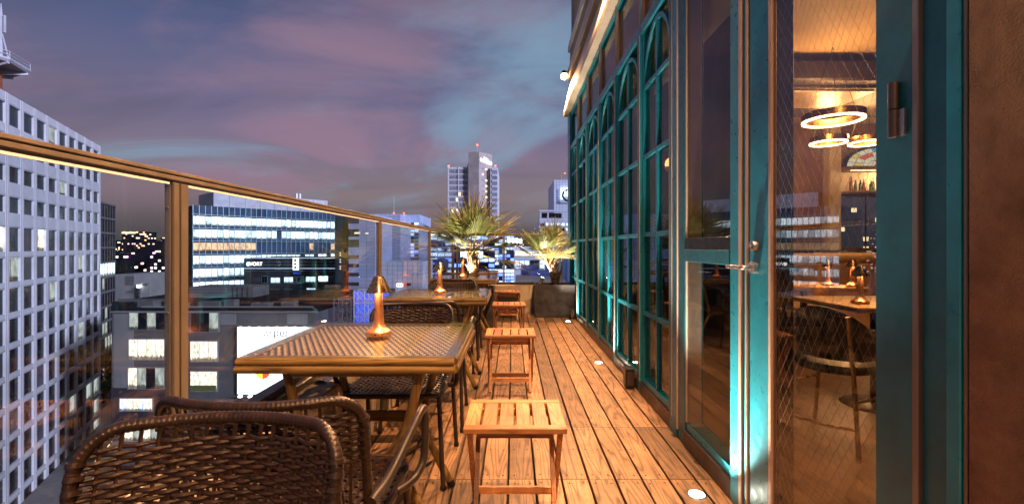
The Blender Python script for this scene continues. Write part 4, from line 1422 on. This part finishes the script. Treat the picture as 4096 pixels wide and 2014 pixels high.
# ---- glass office with lit floors
ang = math.atan2(31.0, 26.8)
of = thing('glass_office', 'wide glass office block with brightly lit floors', 'building', (-87.8, 125.0, GZ + .002), ang)
OW, OT = 41.0, 12.6 - GZ
MB().box(0, OW, .3, 24, 0, OT - .2).build('wall', 'city_dark', of)
NP, FP = 28, 3.66
pw = OW / NP
for k in range(8):
    zt = OT - 2.6 - (k - 1) * FP if k else OT
    zb = zt - (2.6 if k == 0 else FP)
    MB().box(-.2, OW + .2, -.1, .28, zb - .08, zb + .08).build('floor_edge', 'mullion', of)
    # spandrel + vision glass
    for j in range(NP):
        x0, x1 = j * pw + .05, (j + 1) * pw - .05
        if k == 0:
            put(unit('pane_blue'), 'window', of, ((x0 + x1) / 2, .1, (zb + zt) / 2), None, (x1 - x0, .1, zt - zb - .2)); continue
        hw = 2.45
        q = rb.random()
        if k == 3: mt = 'office_warm' if j < 11 else ('pane_blue' if q < .7 else 'office_warm')
        else: mt = 'office_white' if q < .66 else ('office_soft' if q < .96 else 'pane_blue')
        if k >= 5 and j > 11: mt = 'pane_blue'
        put(unit(mt), 'window', of, ((x0 + x1) / 2, .1, zt - .5 - hw / 2), None, (x1 - x0, .1, hw))
    MB().box(0, OW, .02, .25, zb + .1, zt - .55 - (2.45 if k else 0) if k else zb + .1001).build('spandrel', 'pane_blue', of) if k else None
for j in range(NP + 1): MB().box(j * pw - .08, j * pw + .08, -.14, .10, 4, OT).build('mullion', 'mullion', of)
MB().box(6, OW - .5, 4, 18, OT - .2, OT + 4.4).build('penthouse', 'platform_grey', of)
for j in range(9): MB().box(6 + j * 4.2, 6.06 + j * 4.2, 3.9, 4.05, OT, OT + 4.3).build('penthouse_joint', 'joint_grey', of)
for x in (31.5, 32.6): MB().rbox(x, x + .6, 8, 8.6, OT + 4.4, OT + 6.6, .1).build('roof_antenna', 'truss_white', of)

# ---- dark building with the VORT sign
vb = pxblock('dark_office', 'dark low block with a glowing VORT sign and white stripe lines', 975, 1360, 1030, 108, 16, 'city_dark')
for k, yy in enumerate((1031, 1045, 1058, 1072, 1083)): pxbit(vb, 975, 1360, yy, yy + 1.6, 'window_blue' if k in (0, 3) else 'mullion', 'stripe', -.14, .2)
for (a, b, c, d_, m_) in ((1085, 1120, 1110, 1132, 'window_blue'), (1138, 1172, 1108, 1130, 'window_blue'), (1225, 1262, 1106, 1128, 'office_soft'), (1275, 1312, 1104, 1126, 'office_white'),
                          (1085, 1115, 1157, 1174, 'window_blue'), (1138, 1168, 1157, 1174, 'window_blue'), (1228, 1262, 1152, 1168, 'office_soft'), (1048, 1070, 1104, 1130, 'dark_pane'), (1190, 1212, 1108, 1130, 'dark_pane')):
    f = pxbit(vb, a - 2, b + 2, c - 2, d_ + 2, 'mullion', 'window_frame', -.05, .1)
    w_ = pxbit(vb, a, (a + b) / 2 - .6, c, d_, m_, 'window', -.09, .1)
    pxbit(vb, (a + b) / 2 + .6, b, c, d_, m_, 'window', -.09, .1)
pxbit(vb, 1177, 1196, 1030, 1078, 'sign_white', 'vertical_sign', -.4, .5)
for i in range(3): pxbit(vb, 1181, 1192, 1036 + i * 14, 1045 + i * 14, 'ink_grey', 'sign_mark', -.66, .03)
pxbit(vb, 1176, 1200, 1088, 1096, 'blue_wall', 'blue_sign', -.3, .3)
pxbit(vb, 1238, 1275, 1170, 1188, 'led_blue', 'lit_shopfront', -.3, .3)


def text(s, size, mat, name, parent, loc, rot=(R(90), 0, 0), ext=.02, align='LEFT'):
    c = bpy.data.curves.new(name, 'FONT')
    c.body = s; c.size = size; c.extrude = ext; c.align_x = align
    c.materials.append(MATS[mat])
    tmp = bpy.data.objects.new(name, c)
    col.objects.link(tmp)
    bpy.context.view_layer.update()
    me = bpy.data.meshes.new_from_object(tmp.evaluated_get(bpy.context.evaluated_depsgraph_get()))
    bpy.data.objects.remove(tmp)
    o = bpy.data.objects.new(name, me)
    col.objects.link(o)
    o.parent = parent
    o.location = Vector(loc) - wloc(parent)
    o.rotation_euler = rot
    return o


p = P(1001, 1061, 108)
text('VORT', 1.15, 'sign_white', 'lettering', vb, (p.x, 107.7, p.z))
p = P(993, 1055, 107.7)
dsk = MB().lathe([(0, .1), (.42, .1), (.42, 0), (0, 0)], 20); dsk.v = [(a, -c, b) for a, b, c in dsk.v]
dsk.build('sign_disc', 'sign_white', vb, False, p - vb.location)

# ---- grey building with lit rooms and the billboard
Y1 = 57.0
gl = pxblock('grey_building', 'grey low building with lit rooms and a huge white billboard', 447, 1268, 1249, Y1, 12, 'city_grey')
gx_ = (P(1268, 0, Y1).x - P(447, 0, Y1).x) / 2
gz_ = P(0, 1249, Y1).z - gl.location.z
MB().box(-gx_, gx_, .31, 12, gz_ + .002, gz_ + .05).build('roof', 'city_roof', gl)
MB().box(-gx_ - .05, gx_ + .05, -.15, .30, gz_ + .001, gz_ + .16).build('parapet', 'city_grey_lite', gl)
pxbit(gl, 455, 535, 1254, 1550, 'city_grey_lite', 'wall_panel', -.03, .05)
for i, (a, b) in enumerate(((1148, 1230), (880, 945))): pxbit(gl, a, b, 1254, 1296, 'city_grey_lite', 'wall_panel', -.03, .05)
pxbit(gl, 447, 660, 1548, 1760, 'city_dark', 'dark_panel', -.03, .05)
pxbit(gl, 940, 1268, 1590, 1760, 'city_dark', 'dark_panel', -.03, .05)
def room(px0, px1, py0, py1, n, mats, frame='joint_grey'):
    fr_ = pxbit(gl, px0 - 3, px1 + 3, py0 - 3, py1 + 3, frame, 'window_frame', -.06, .1)
    for i in range(n):
        a, b = px0 + (px1 - px0) * i / n + 1.2, px0 + (px1 - px0) * (i + 1) / n - 1.2
        pxbit(gl, a, b, py0, py1, mats[i % len(mats)], 'window', -.10, .1)
room(520, 662, 1250, 1316, 4, ['room_soft', 'dark_pane', 'room_soft', 'dark_pane'])
room(766, 876, 1250, 1324, 3, ['dark_pane', 'dark_pane', 'room_soft'])
room(518, 660, 1356, 1436, 4, ['room_white', 'room_white', 'room_white', 'room_white'])
room(764, 872, 1364, 1444, 3, ['room_white'])
room(515, 660, 1470, 1552, 4, ['room_white', 'room_soft', 'dark_pane', 'room_soft'])
room(764, 870, 1484, 1562, 3, ['room_white'])
room(482, 612, 1592, 1640, 5, ['window_blue', 'room_white', 'room_white'])
room(500, 640, 1690, 1760, 4, ['room_white', 'room_soft'])
room(660, 740, 1600, 1650, 2, ['dark_pane'])
pxbit(gl, 766, 868, 1538, 1561, 'palm_leaf', 'green_wall', -.17, .03)
bb_ = thing('billboard', 'huge glowing white billboard on the grey building', 'billboard', P(1100, 1580, Y1 - .45), group=None)
a, b = P(945, 1304, Y1 - .5), P(1262, 1578, Y1 - .5)
MB().rbox(a.x, b.x, Y1 - .42, Y1 - .13, b.z, a.z, .03).build('panel_frame', 'city_grey_lite', bb_, True)
MB().box(a.x + .12, b.x - .12, Y1 - .46, Y1 - .425, b.z + .12, a.z - .12).build('screen', 'billboard', bb_, True)
p = P(1054, 1344, Y1 - .5)
text('arper', 1.45, 'ink_grey', 'lettering', bb_, (p.x, Y1 - .48, p.z))
for i in range(8):
    q = P(968 + i * 36, 1318, Y1 - .9)
    lm = MB().bar((q.x, Y1 - .42, q.z + .25), (q.x, Y1 - 1.1, q.z + .35), .08, .08).build('lamp_arm', 'city_grey', bb_, True)
    MB().rbox(q.x - .2, q.x + .2, Y1 - 1.3, Y1 - 1.08, q.z + .22, q.z + .40, .03).build('lamp_head', 'flood_white', lm, True)
for i in range(3):
    q = P(958 + i * 40, 1579, Y1 - .9)
    MB().rbox(q.x - .2, q.x + .2, Y1 - .9, Y1 - .6, q.z - .3, q.z - .1, .03).build('lamp_head', 'flood_white', bb_, True)
p = P(1050, 1484, Y1 - .5)
for s_, c_ in ((0, 'sign_yellow'), (1, 'sign_red')):
    vs = [(p.x, Y1 - .475, p.z)] + [(p.x + .95 * math.cos(math.pi + s_ * math.pi / 2 + k * math.pi / 16), Y1 - .475, p.z + .95 * math.sin(math.pi + s_ * math.pi / 2 + k * math.pi / 16)) for k in range(9)]
    n_ = len(vs)
    vs += [(a_, y_ + .012, c2_) for a_, y_, c2_ in vs]
    MB().add(vs, [tuple(range(n_)), tuple(range(n_, 2 * n_))[::-1]] + [(i, i + n_, (i + 1) % n_ + n_, (i + 1) % n_) for i in range(n_)]).build('logo_piece', c_, bb_, True)

# plant on the grey building's roof
for (px_0, w_, d_, h_) in ((560, 2.2, 1.4, 1.3), (700, 1.6, 1.2, .9), (800, 3.0, 1.6, 1.1), (905, 1.4, 1.2, 1.5), (1010, 2.4, 1.4, .8), (1130, 1.8, 1.3, 1.2)):
    x_ = P(px_0, 0, Y1 + 5).x - gl.location.x
    u_ = MB().rbox(x_, x_ + w_, 4.5, 4.5 + d_, gz_ + .051, gz_ + h_ * .7, .04).build('roof_unit', 'city_grey', gl)
    MB().lathe([(0, .03), (.35, .03), (.40, 0)], 14, (x_ + w_ / 2, 4.5 + d_ / 2, gz_ + h_ * .7 + .001)).build('fan_cover', 'city_dark', u_)
MB().tube([(-gx_ + 1, 3.4, gz_ + .25), (gx_ - 2, 3.4, gz_ + .25)], .12, 6).build('roof_pipe', 'city_grey_lite', gl)
# roofs and plant behind the grey building
rf = pxblock('dark_roof_block', 'dark flat roofed block behind the grey building', 447, 1300, 1206, 70, 20, 'city_roof')
pxbit(rf, 470, 700, 1195, 1206, 'city_grey', 'parapet', .2, .4)
lv = pxblock('louvre_screen', 'long grey louvred screen on a dark roof', 760, 1012, 1146, 76, 5, 'city_grey', P(0, 1206, 76).z)
for k in range(9): pxbit(lv, 760, 925, 1149 + k * 6, 1151.5 + k * 6, 'city_grey_lite', 'louvre', -.06, .12)
for k in range(4): pxbit(lv, 930 + k * 20, 930.8 + k * 20, 1148, 1204, 'city_dark', 'joint', -.05, .1)
lh = pxblock('stair_house', 'pale stair house on the dark roof beside the far lights', 462, 536, 1096, 82, 8, 'city_grey_lite', P(0, 1206, 82).z)
pxbit(lh, 500, 536, 1104, 1140, 'city_grey', 'wall_panel', -.03, .05)
sg = pxblock('roof_sign', 'small rooftop sign board with a glaring floodlight', 566, 596, 1128, 80, .6, 'city_grey_lite', P(0, 1206, 80).z)
pxbit(sg, 556, 566, 1138, 1148, 'flood_white', 'floodlight', -.3, .4)
for i in range(2): pxbit(sg, 571 + i * 10, 578 + i * 10, 1134, 1142, 'ink_grey', 'sign_mark', -.05, .05)
dk = pxblock('roof_plant', 'low dark rooftop plant beyond the louvred screen', 1010, 1290, 1190, 84, 6, 'city_roof')

# ---- pale slab with black slots, white tiled blocks
sb = pxblock('slotted_slab', 'pale slab building coloured as if blue-lit, with black balcony slots', 1394, 1500, 856, 100, 14, 'blue_lit_pale')
for yy in (864, 916, 958, 1020, 1054, 1090, 1128): pxbit(sb, 1394, 1436, yy, yy + (30 if yy < 960 else 14), 'city_dark', 'balcony_slot', -.02, .08)
pxbit(sb, 1466, 1467, 860, 1160, 'joint_grey', 'joint', -.02, .06)
for (a, b, c, d_) in ((1418, 1440, 928, 936), (1462, 1474, 930, 936)): pxbit(sb, a, b, c, d_, 'room_white', 'window', -.05, .06)
sd_ = pxblock('dark_slab', 'black narrow slab beside the slotted building', 1340, 1393, 862, 101, 14, 'city_dark')
for k in range(10): pxbit(sd_, 1359, 1364, 1000 + k * 9, 1004 + k * 9, 'tower_warm' if k % 3 else 'dark_pane', 'window', -.04, .06)
pb_ = pxblock('pale_block', 'plain pale block with a mast rising behind the railing', 1494, 1602, 855, 118, 16, 'blue_lit_pale')
pxbit(pb_, 1563.5, 1564.5, 700 + 80, 855, 'truss_white', 'mast', 3, .1)
for x in (1572, 1612): pxbit(pb_, x - 2, x + 2, 849, 853, 'red_glow', 'warning_light', 1, .3)
for k in range(12): pxbit(pb_, 1494, 1602, 866 + k * 13, 866.7 + k * 13, 'joint_grey', 'joint', -.02, .05)
for k in range(6): pxbit(pb_, 1508 + k * 17, 1508.6 + k * 17, 855, 1040, 'joint_grey', 'joint', -.022, .05)
for k in range(18): pxbit(sb, 1437, 1500, 868 + k * 14, 868.6 + k * 14, 'joint_grey', 'joint', -.02, .05)
bb2 = pxblock('blue_glass_block', 'bluish glass block with a lit roof hut', 1602, 1678, 858, 130, 18, 'blue_lit_pale')
pxbit(bb2, 1604, 1620, 858, 874, 'room_warm', 'lit_hut', -.3, .5)
for k in range(12):
    for j in range(4): pxbit(bb2, 1604 + j * 18, 1620 + j * 18, 890 + k * 14, 901 + k * 14, rb.choice(['pane_blue', 'pane_blue', 'blue_glow', 'window_blue', 'dark_pane']), 'window', -.04, .06)
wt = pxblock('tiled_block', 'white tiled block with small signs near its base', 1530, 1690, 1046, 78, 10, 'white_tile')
for k in range(7): pxbit(wt, 1530, 1690, 1062 + k * 17, 1062.8 + k * 17, 'joint_grey', 'joint', -.01, .04)
for k in range(7): pxbit(wt, 1550 + k * 20, 1550.8 + k * 20, 1046, 1170, 'joint_grey', 'joint', -.012, .04)
pxbit(wt, 1587, 1612, 1133, 1146, 'sign_white', 'sign', -.1, .1)
pxbit(wt, 1613, 1626, 1133, 1144, 'sign_red', 'sign', -.1, .1)
pxbit(wt, 1628, 1644, 1131, 1141, 'city_dark', 'sign', -.1, .1)
text('駐車場' if False else 'P24', .42, 'ink_grey', 'lettering', wt, P(1589, 1144, 77.8)) if False else None
for i in range(3): pxbit(wt, 1589 + i * 8, 1595 + i * 8, 1136, 1143, 'ink_grey', 'sign_mark', -.17, .03)

# blue lit wall behind steel lattice
bw_ = pxblock('blue_lit_wall', 'blue glowing wall behind a white steel lattice', 1412, 1560, 1160, 64, 3, 'city_dark')
pxbit(bw_, 1414, 1558, 1163, 1420, 'blue_wall', 'glowing_panel', -.06, .1)


def lattice(x0, x1, y0, y1, Y, nx_, ny_, mat, label):
    a, b = P(x0, y0, Y), P(x1, y1, Y)
    t = thing('steel_lattice', label, 'lattice', ((a.x + b.x) / 2, Y, b.z))
    cw, chh = (b.x - a.x) / nx_, (a.z - b.z) / ny_
    r_ = .07
    for dy_ in (0, 1.6):
        for i in range(nx_ + 1): MB().tube([(a.x + i * cw, Y + dy_, b.z), (a.x + i * cw, Y + dy_, a.z)], r_, 5).build('post', mat, t, True)
        for j in range(ny_ + 1): MB().tube([(a.x, Y + dy_, b.z + j * chh), (b.x, Y + dy_, b.z + j * chh)], r_, 5).build('beam', mat, t, True)
        for i in range(nx_):
            for j in range(ny_):
                MB().tube([(a.x + i * cw, Y + dy_, b.z + j * chh), (a.x + (i + 1) * cw, Y + dy_, b.z + (j + 1) * chh)], r_ * .6, 4).build('brace', mat, t, True)
                MB().tube([(a.x + i * cw, Y + dy_, b.z + (j + 1) * chh), (a.x + (i + 1) * cw, Y + dy_, b.z + j * chh)], r_ * .6, 4).build('brace', mat, t, True)


lattice(1416, 1500, 1160, 1420, 61.5, 2, 5, 'truss_white', 'white steel lattice tower before the blue glowing wall')
lattice(1335, 1404, 1196, 1420, 60, 2, 5, 'truss_grey', 'dim grey steel lattice tower left of the blue wall')

# ---- blue hazy blocks at the centre
cb = pxblock('blue_block', 'broad blue lit block behind the palms', 1690, 1985, 936, 150, 20, 'city_blue')
for k in range(7):
    for j in range(10): pxbit(cb, 1694 + j * 29, 1720 + j * 29, 944 + k * 22, 960 + k * 22, rb.choice(['blue_glow', 'pane_blue', 'blue_glow', 'window_blue', 'office_soft', 'dark_pane']), 'window', -.05, .1)
pxbit(cb, 1700, 1800, 934, 948, 'office_white', 'lit_band', -.2, .3)
for i, (a, b, c) in enumerate(((1690, 1770, 1040), (1700, 1840, 1080))):
    q = pxblock('dark_blue_block', ['small dark block below the blue lit block', 'lower dark roof before the blue lit block'][i], a, b, c, 110 - 14 * i, 10, 'city_dark')
    for j in range(5): pxbit(q, a + 6 + j * 12, a + 13 + j * 12, c + 10, c + 17, rb.choice(['window_blue', 'dark_pane', 'blue_glow']), 'window', -.05, .1)
ls = thing('led_screen', 'bright bluish white video screen behind the larger palm', 'screen', P(1886, 1032, 118))
a, b = P(1842, 971, 118), P(1932, 1031, 118)
MB().rbox(a.x - .3, b.x + .3, 118.1, 119.2, b.z - .3, a.z + .3, .1).build('housing', 'city_dark', ls, True)
MB().box(a.x, b.x, 118.0, 118.09, b.z, a.z).build('screen_face', 'led_blue', ls, True)
for x in (a.x + 1, b.x - 1): MB().box(x - .2, x + .2, 118.3, 118.8, GZ, b.z - .3).build('mast', 'city_dark', ls, True)
gg = pxblock('glass_block', 'blue glass block with reflecting floors beside the video screen', 1978, 2058, 938, 96, 12, 'city_dark')
for k in range(13):
    for j in range(5): pxbit(gg, 1980 + j * 15.5, 1994 + j * 15.5, 942 + k * 15, 955 + k * 15, rb.choice(['pane_blue', 'blue_glow', 'window_blue', 'office_soft', 'pane_blue']) if k != 9 else 'office_white', 'window', -.05, .1)
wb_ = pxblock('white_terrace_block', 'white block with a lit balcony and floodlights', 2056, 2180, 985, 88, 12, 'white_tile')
pxbit(wb_, 2060, 2176, 1003, 1026, 'room_white', 'lit_balcony', -.04, .08)
for j in range(12): pxbit(wb_, 2060 + j * 9.8, 2061.5 + j * 9.8, 1000, 1028, 'truss_white', 'balcony_post', -.4, .1)
pxbit(wb_, 2056, 2180, 1029, 1038, 'white_tile', 'balcony_edge', -.7, 1.2)
for j in range(6): pxbit(wb_, 2060 + j * 20, 2076 + j * 20, 1042, 1078, rb.choice(['office_soft', 'window_blue', 'pane_blue']), 'window', -.05, .1)
for j in range(4): pxbit(wb_, 2024 + 8 + j * 15, 2034 + 8 + j * 15, 954, 972, 'flood_white', 'floodlight', -1.0, .6)
for j in range(4): pxbit(wb_, 2036 + j * 15, 2037.5 + j * 15, 970, 1000, 'city_grey', 'floodlight_pole', -.5, .2)
for i, (a, b, c, m_) in enumerate(((2086, 2150, 1066, 'city_blue'), (2262, 2300, 1036, 'city_blue'), (2120, 2200, 1090, 'city_blue'))):
    pxblock('blue_roof_box', ['blue plant box on the roof left of the smaller palm', 'blue plant box close to the facade corner', 'wide blue plant box behind the smaller palm'][i], a, b, c, 60 - i * 4, 6, m_)
gr = pxblock('grey_roof', 'sloping grey roof below the blue plant boxes', 2064, 2260, 1118, 46, 8, 'city_grey_lite')

# ---- white tiled building with the round emblem
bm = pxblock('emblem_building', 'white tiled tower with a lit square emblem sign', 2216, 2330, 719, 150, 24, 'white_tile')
for k in range(22): pxbit(bm, 2216, 2330, 728 + k * 10, 728.5 + k * 10, 'joint_grey', 'joint', -.01, .04)
for k in range(9): pxbit(bm, 2226 + k * 12, 2226.5 + k * 12, 719, 950, 'joint_grey', 'joint', -.012, .04)
pxbit(bm, 2252.6, 2253.4, 682, 719, 'truss_white', 'mast', 5, .2)
pxbit(bm, 2263, 2267, 683, 687, 'red_glow', 'warning_light', 4, .3)
sq = pxbit(bm, 2243, 2303, 752, 810, 'led_blue', 'sign_panel', -.5, .8)
em = P(2272, 781, 148.9)


def disc(r0, r1, a0, a1, mat, name, y, parent, n=28):
    vs, fs = [], []
    for k in range(n + 1):
        a = a0 + (a1 - a0) * k / n
        for q in (r0, r1):
            for yy in (0, .06): vs.append((q * math.cos(a), yy, q * math.sin(a)))
    for k in range(n):
        b_ = 4 * k
        fs += [(b_, b_ + 4, b_ + 5, b_ + 1), (b_ + 2, b_ + 3, b_ + 7, b_ + 6), (b_, b_ + 2, b_ + 6, b_ + 4), (b_ + 1, b_ + 5, b_ + 7, b_ + 3)]
    o = MB().add(vs, fs).build(name, mat, parent)
    o.location = Vector((em.x, y, em.z)) - parent.location
    return o


disc(1.35, 2.05, 0, 2 * math.pi, 'city_dark', 'emblem_ring', 148.9, bm)
for k in range(4): disc(.001, 1.33, k * math.pi / 2, (k + 1) * math.pi / 2, 'sign_white' if k % 2 else 'led_blue', 'emblem_quarter', 148.92, bm, 8)
for k, c_ in enumerate('BMW'):
    a = R(90 + (1 - k) * 38)
    text(c_, .62, 'sign_white', 'lettering', bm, (em.x + 1.5 * math.cos(a) - .2, 148.86, em.z + 1.5 * math.sin(a) - .2), (R(90), 0, 0), .02)
tr_ = pxblock('terrace_block', 'white block with an open roof frame below the emblem tower', 2158, 2330, 872, 120, 16, 'white_tile')
for x in (2160, 2190, 2290): pxbit(tr_, x, x + 5, 844, 872, 'white_tile', 'frame_post', .3, .6)
pxbit(tr_, 2157, 2330, 840, 846, 'white_tile', 'frame_beam', .3, 1.2)
pxbit(tr_, 2170, 2250, 850, 872, 'city_dark', 'roof_hut', 3, 2)
for k in range(6):
    for j in range(8): pxbit(tr_, 2164 + j * 20, 2178 + j * 20, 892 + k * 20, 904 + k * 20, rb.choice(['office_soft', 'pane_blue', 'window_blue', 'dark_pane']), 'window', -.05, .1)

# ---- hotel tower
TY = 300.0
ht = thing('hotel_tower', 'tall grey hotel tower with a glowing rooftop sign', 'building', P(1890, HZ, TY))
ht.location.z = GZ + .002
g = GZ + .002
def tz(y, Y=TY): return P(0, y, Y).z
def tx(x, Y=TY): return P(x, 0, Y).x
MB().box(tx(1787), tx(1874), TY + 4, TY + 40, g, tz(664)).build('left_wing', 'white_facade', ht, True)
MB().box(tx(1960), tx(1990), TY + 4, TY + 40, g, tz(664)).build('right_wing', 'white_facade', ht, True)
core = [(tx(1916, TY), TY), (tx(1966, TY + 16), TY + 16), (tx(1916, TY), TY + 40), (tx(1871, TY + 16), TY + 16)]
core = [(tx(1916), TY), (tx(1966), TY + 10), (tx(1945), TY + 42), (tx(1873), TY + 1.2)]
n_ = 4
vs = [(x, y, z) for z in (g, tz(606)) for x, y in core]
MB().add(vs, [(3, 2, 1, 0), (4, 5, 6, 7)] + [(i, (i + 1) % 4, (i + 1) % 4 + 4, i + 4) for i in range(4)]).build('core', 'city_brown', ht, True)
FPX = 22.6
for k in range(15):
    y0 = 676 + k * FPX
    for j in range(2):
        for q in range(4):
            xa = 1794 + j * 38 + q * 9
            lit = rb.random() < (.16 if k > 3 else .04)
            w_ = MB().box(tx(xa), tx(xa + 7.5), TY + 3.8, TY + 3.99, tz(y0 + 13), tz(y0)).build('window', 'tower_warm' if lit else 'tower_pane', ht, True)
    MB().box(tx(1790), tx(1872), TY + 3.5, TY + 3.99, tz(y0 - 3), tz(y0 - 8)).build('balcony_band', 'white_facade', ht, True)
    MB().box(tx(1967), tx(1989), TY + 3.5, TY + 3.99, tz(y0 + 2), tz(y0 - 6)).build('floor_band', 'white_tile', ht, True)
    MB().box(tx(1967), tx(1988), TY + 3.8, TY + 3.99, tz(y0 + 15), tz(y0 + 3)).build('window', 'tower_pane', ht, True)
for x in (1788, 1829, 1869): MB().box(tx(x), tx(x + 3), TY + 3.3, TY + 3.98, g, tz(664)).build('fin', 'white_facade', ht, True)
# windows and sign on the lit side of the core
e0, e1 = Vector(core[0] + (0,)), Vector(core[1] + (0,))
dv = (e1 - e0); nv_ = Vector((dv.y, -dv.x, 0)).normalized()
for k in range(14):
    for f0 in (.22, .48):
        y0 = 668 + k * FPX
        a = e0 + dv * f0 + nv_ * .12; b = e0 + dv * (f0 + .13) + nv_ * .12
        z0, z1 = tz(y0 + 7), tz(y0)
        m_ = MB().add([(a.x, a.y, z0), (b.x, b.y, z0), (b.x, b.y, z1), (a.x, a.y, z1)] + [(q.x - nv_.x * .3, q.y - nv_.y * .3, z) for q, z in ((a, z0), (b, z0), (b, z1), (a, z1))],
                      [(0, 1, 2, 3), (7, 6, 5, 4), (0, 4, 5, 1), (1, 5, 6, 2), (2, 6, 7, 3), (3, 7, 4, 0)])
        m_.build('window', 'tower_warm' if rb.random() < .35 else 'tower_pane', ht, True)
def tsign(f0, f1, y0, y1, name):
    a = e0 + dv * f0 + nv_ * .4; b = e0 + dv * f1 + nv_ * .4
    za, zb = tz(y1), tz(y0)
    m_ = MB().add([(a.x, a.y, za), (b.x, b.y, za - 1.2), (b.x, b.y, zb - 1.2), (a.x, a.y, zb)] + [(q.x - nv_.x * .3, q.y - nv_.y * .3, z) for q, z in ((a, za), (b, za - 1.2), (b, zb - 1.2), (a, zb))],
                  [(0, 1, 2, 3), (7, 6, 5, 4), (0, 4, 5, 1), (1, 5, 6, 2), (2, 6, 7, 3), (3, 7, 4, 0)])
    m_.build(name, 'sign_white', ht, True)
tsign(.10, .94, 632, 642, 'glowing_sign')
tsign(.36, .68, 624, 631, 'sign_crest')
for x, y in ((1909, 580), (1795, 664), (1981, 663)):
    Yq = TY + 18
    MB().box(tx(x, Yq) - .12, tx(x, Yq) + .12, Yq, Yq + .25, tz(y + 28 if y < 600 else y + 6, Yq), tz(y, Yq)).build('beacon_mast', 'truss_white', ht, True)
    MB().lathe([(0, .6), (.5, .4), (.6, 0), (.5, -.4), (0, -.6)], 10, (tx(x, Yq), Yq, tz(y, Yq))).build('beacon', 'red_glow', ht, True)
MB().bar((tx(1852), TY + 22, tz(662)), (tx(1862), TY + 22, tz(626)), .6, .6).build('roof_crane', 'platform_grey', ht, True)

# ---- far towers with lights on the horizon
def far(px0, px1, py0, Y, mat, label):
    a, b = P(px0, py0, Y), P(px1, py0, Y)
    t = thing('distant_tower', label, 'building', ((a.x + b.x) / 2, Y, GZ + .002), group='distant towers on the horizon')
    w2 = (b.x - a.x) / 2
    MB().box(-w2, w2, 0, 40, 0, a.z - GZ).build('wall', mat, t)
    return t


t = far(488, 545, 925, 700, 'far_warm', 'distant round-topped tower speckled with warm lights above the skyline')
MB().box(-10.5, 10.5, -1.2, -.6, P(0, 930, 700).z - GZ - 1.5, P(0, 927, 700).z - GZ).build('lit_crown', 'tower_warm', t)
LB = 'small distant tower speckled with lights on the skyline'
rb = random.Random(9)
x = 446
while x < 1000:
    wpx = rb.uniform(14, 46)
    if not 480 < x < 548:
        far(x, x + wpx, rb.uniform(945, 985), rb.uniform(760, 1100), rb.choice(['far_warm', 'far_cool', 'far_warm']), LB)
    x += wpx + rb.uniform(-4, 6)
for a, b, c, Y, lb in ((516, 556, 1000, 420, 'lit warm office block in front of the distant towers'), (560, 582, 1006, 430, 'slim lit block in front of the distant towers'), (446, 500, 1010, 400, 'dim low block with few lights before the distant towers'), (585, 700, 1020, 400, 'long low block with few lights before the distant towers')):
    t = far(a, b, c, Y, 'far_cool' if a != 516 else 'far_warm', lb)
for a, b, c in ((1330, 1500, 975), (1480, 1700, 965), (1960, 2060, 968), (2050, 2260, 962)):
    far(a, b, c, 620 + a * .1, 'far_cool', LB)

# ---- flats seen through the inner window
fl_ = thing('apartment_block', 'dark block of flats with a few lit windows seen through the bar window', 'building', (52, 76, -30))
MB().box(-12, 14, 0, 14, 0, 52).build('wall', 'city_dark', fl_)
for k in range(20):
    for j in range(12):
        if rb.random() < .30: put(unit('tower_warm' if rb.random() < .7 else 'office_soft'), 'window', fl_, (-11 + j * 2.0, -.05, 18 + k * 1.6), None, (.85, .1, .7))

# ---- street below: pavement, trees, bollards
struct(MB().box(-75, -22, 30, 57, GZ + .002, GZ + .14), 'pavement', 'paving')
struct(MB().box(-140, -52.5, 60, 150, GZ + .003, GZ + .13), 'plaza', 'paving')


def tree(x, y, h_, label, seed):
    rnd = random.Random(seed)
    t = thing('street_tree', label, 'tree', (x, y, GZ + .13), group='street trees far below')
    MB().tube([(0, 0, 0), (.1, 0, h_ * .3), (0, .1, h_ * .6)], [.22, .16, .08], 7).build('trunk', 'bark', t)
    m = MB()
    for _ in range(1500):
        a, b = rnd.uniform(0, 6.28), rnd.uniform(-1, 1)
        r_ = rnd.random() ** .4 * h_ * .36 * (1 + .3 * math.sin(3 * a + b * 4))
        c = Vector((r_ * math.cos(a) * math.sqrt(1 - b * b), r_ * math.sin(a) * math.sqrt(1 - b * b), h_ * .66 + r_ * b))
        u = Vector((rnd.uniform(-1, 1), rnd.uniform(-1, 1), rnd.uniform(-1, 1))).normalized()
        v = u.orthogonal().normalized()
        s = rnd.uniform(.12, .26)
        m.add([c - u * s, c + v * s * .5, c + u * s, c - v * s * .5], [(0, 1, 2, 3)])
    m.build('crown', 'leaf_dark', t)


tree(-104, 119, 9, 'street tree far below beside the white building', 1)
tree(-113, 131, 9, 'street tree far below, farther along the white building', 2)
tree(-97, 108, 8, 'street tree far below at the corner of the grey building', 3)
for i, (x, y) in enumerate(((-99.5, 112), (-101.5, 115), (-103.5, 117.5))):
    t = thing('bollard', 'pale bollard on the pavement far below', 'bollard', (x, y, GZ + .13), group='bollards on the pavement')
    MB().lathe([(0, 0), (.16, 0), (.15, .9), (.10, 1.0), (0, 1.03)], 12).build('post', 'white_facade', t)
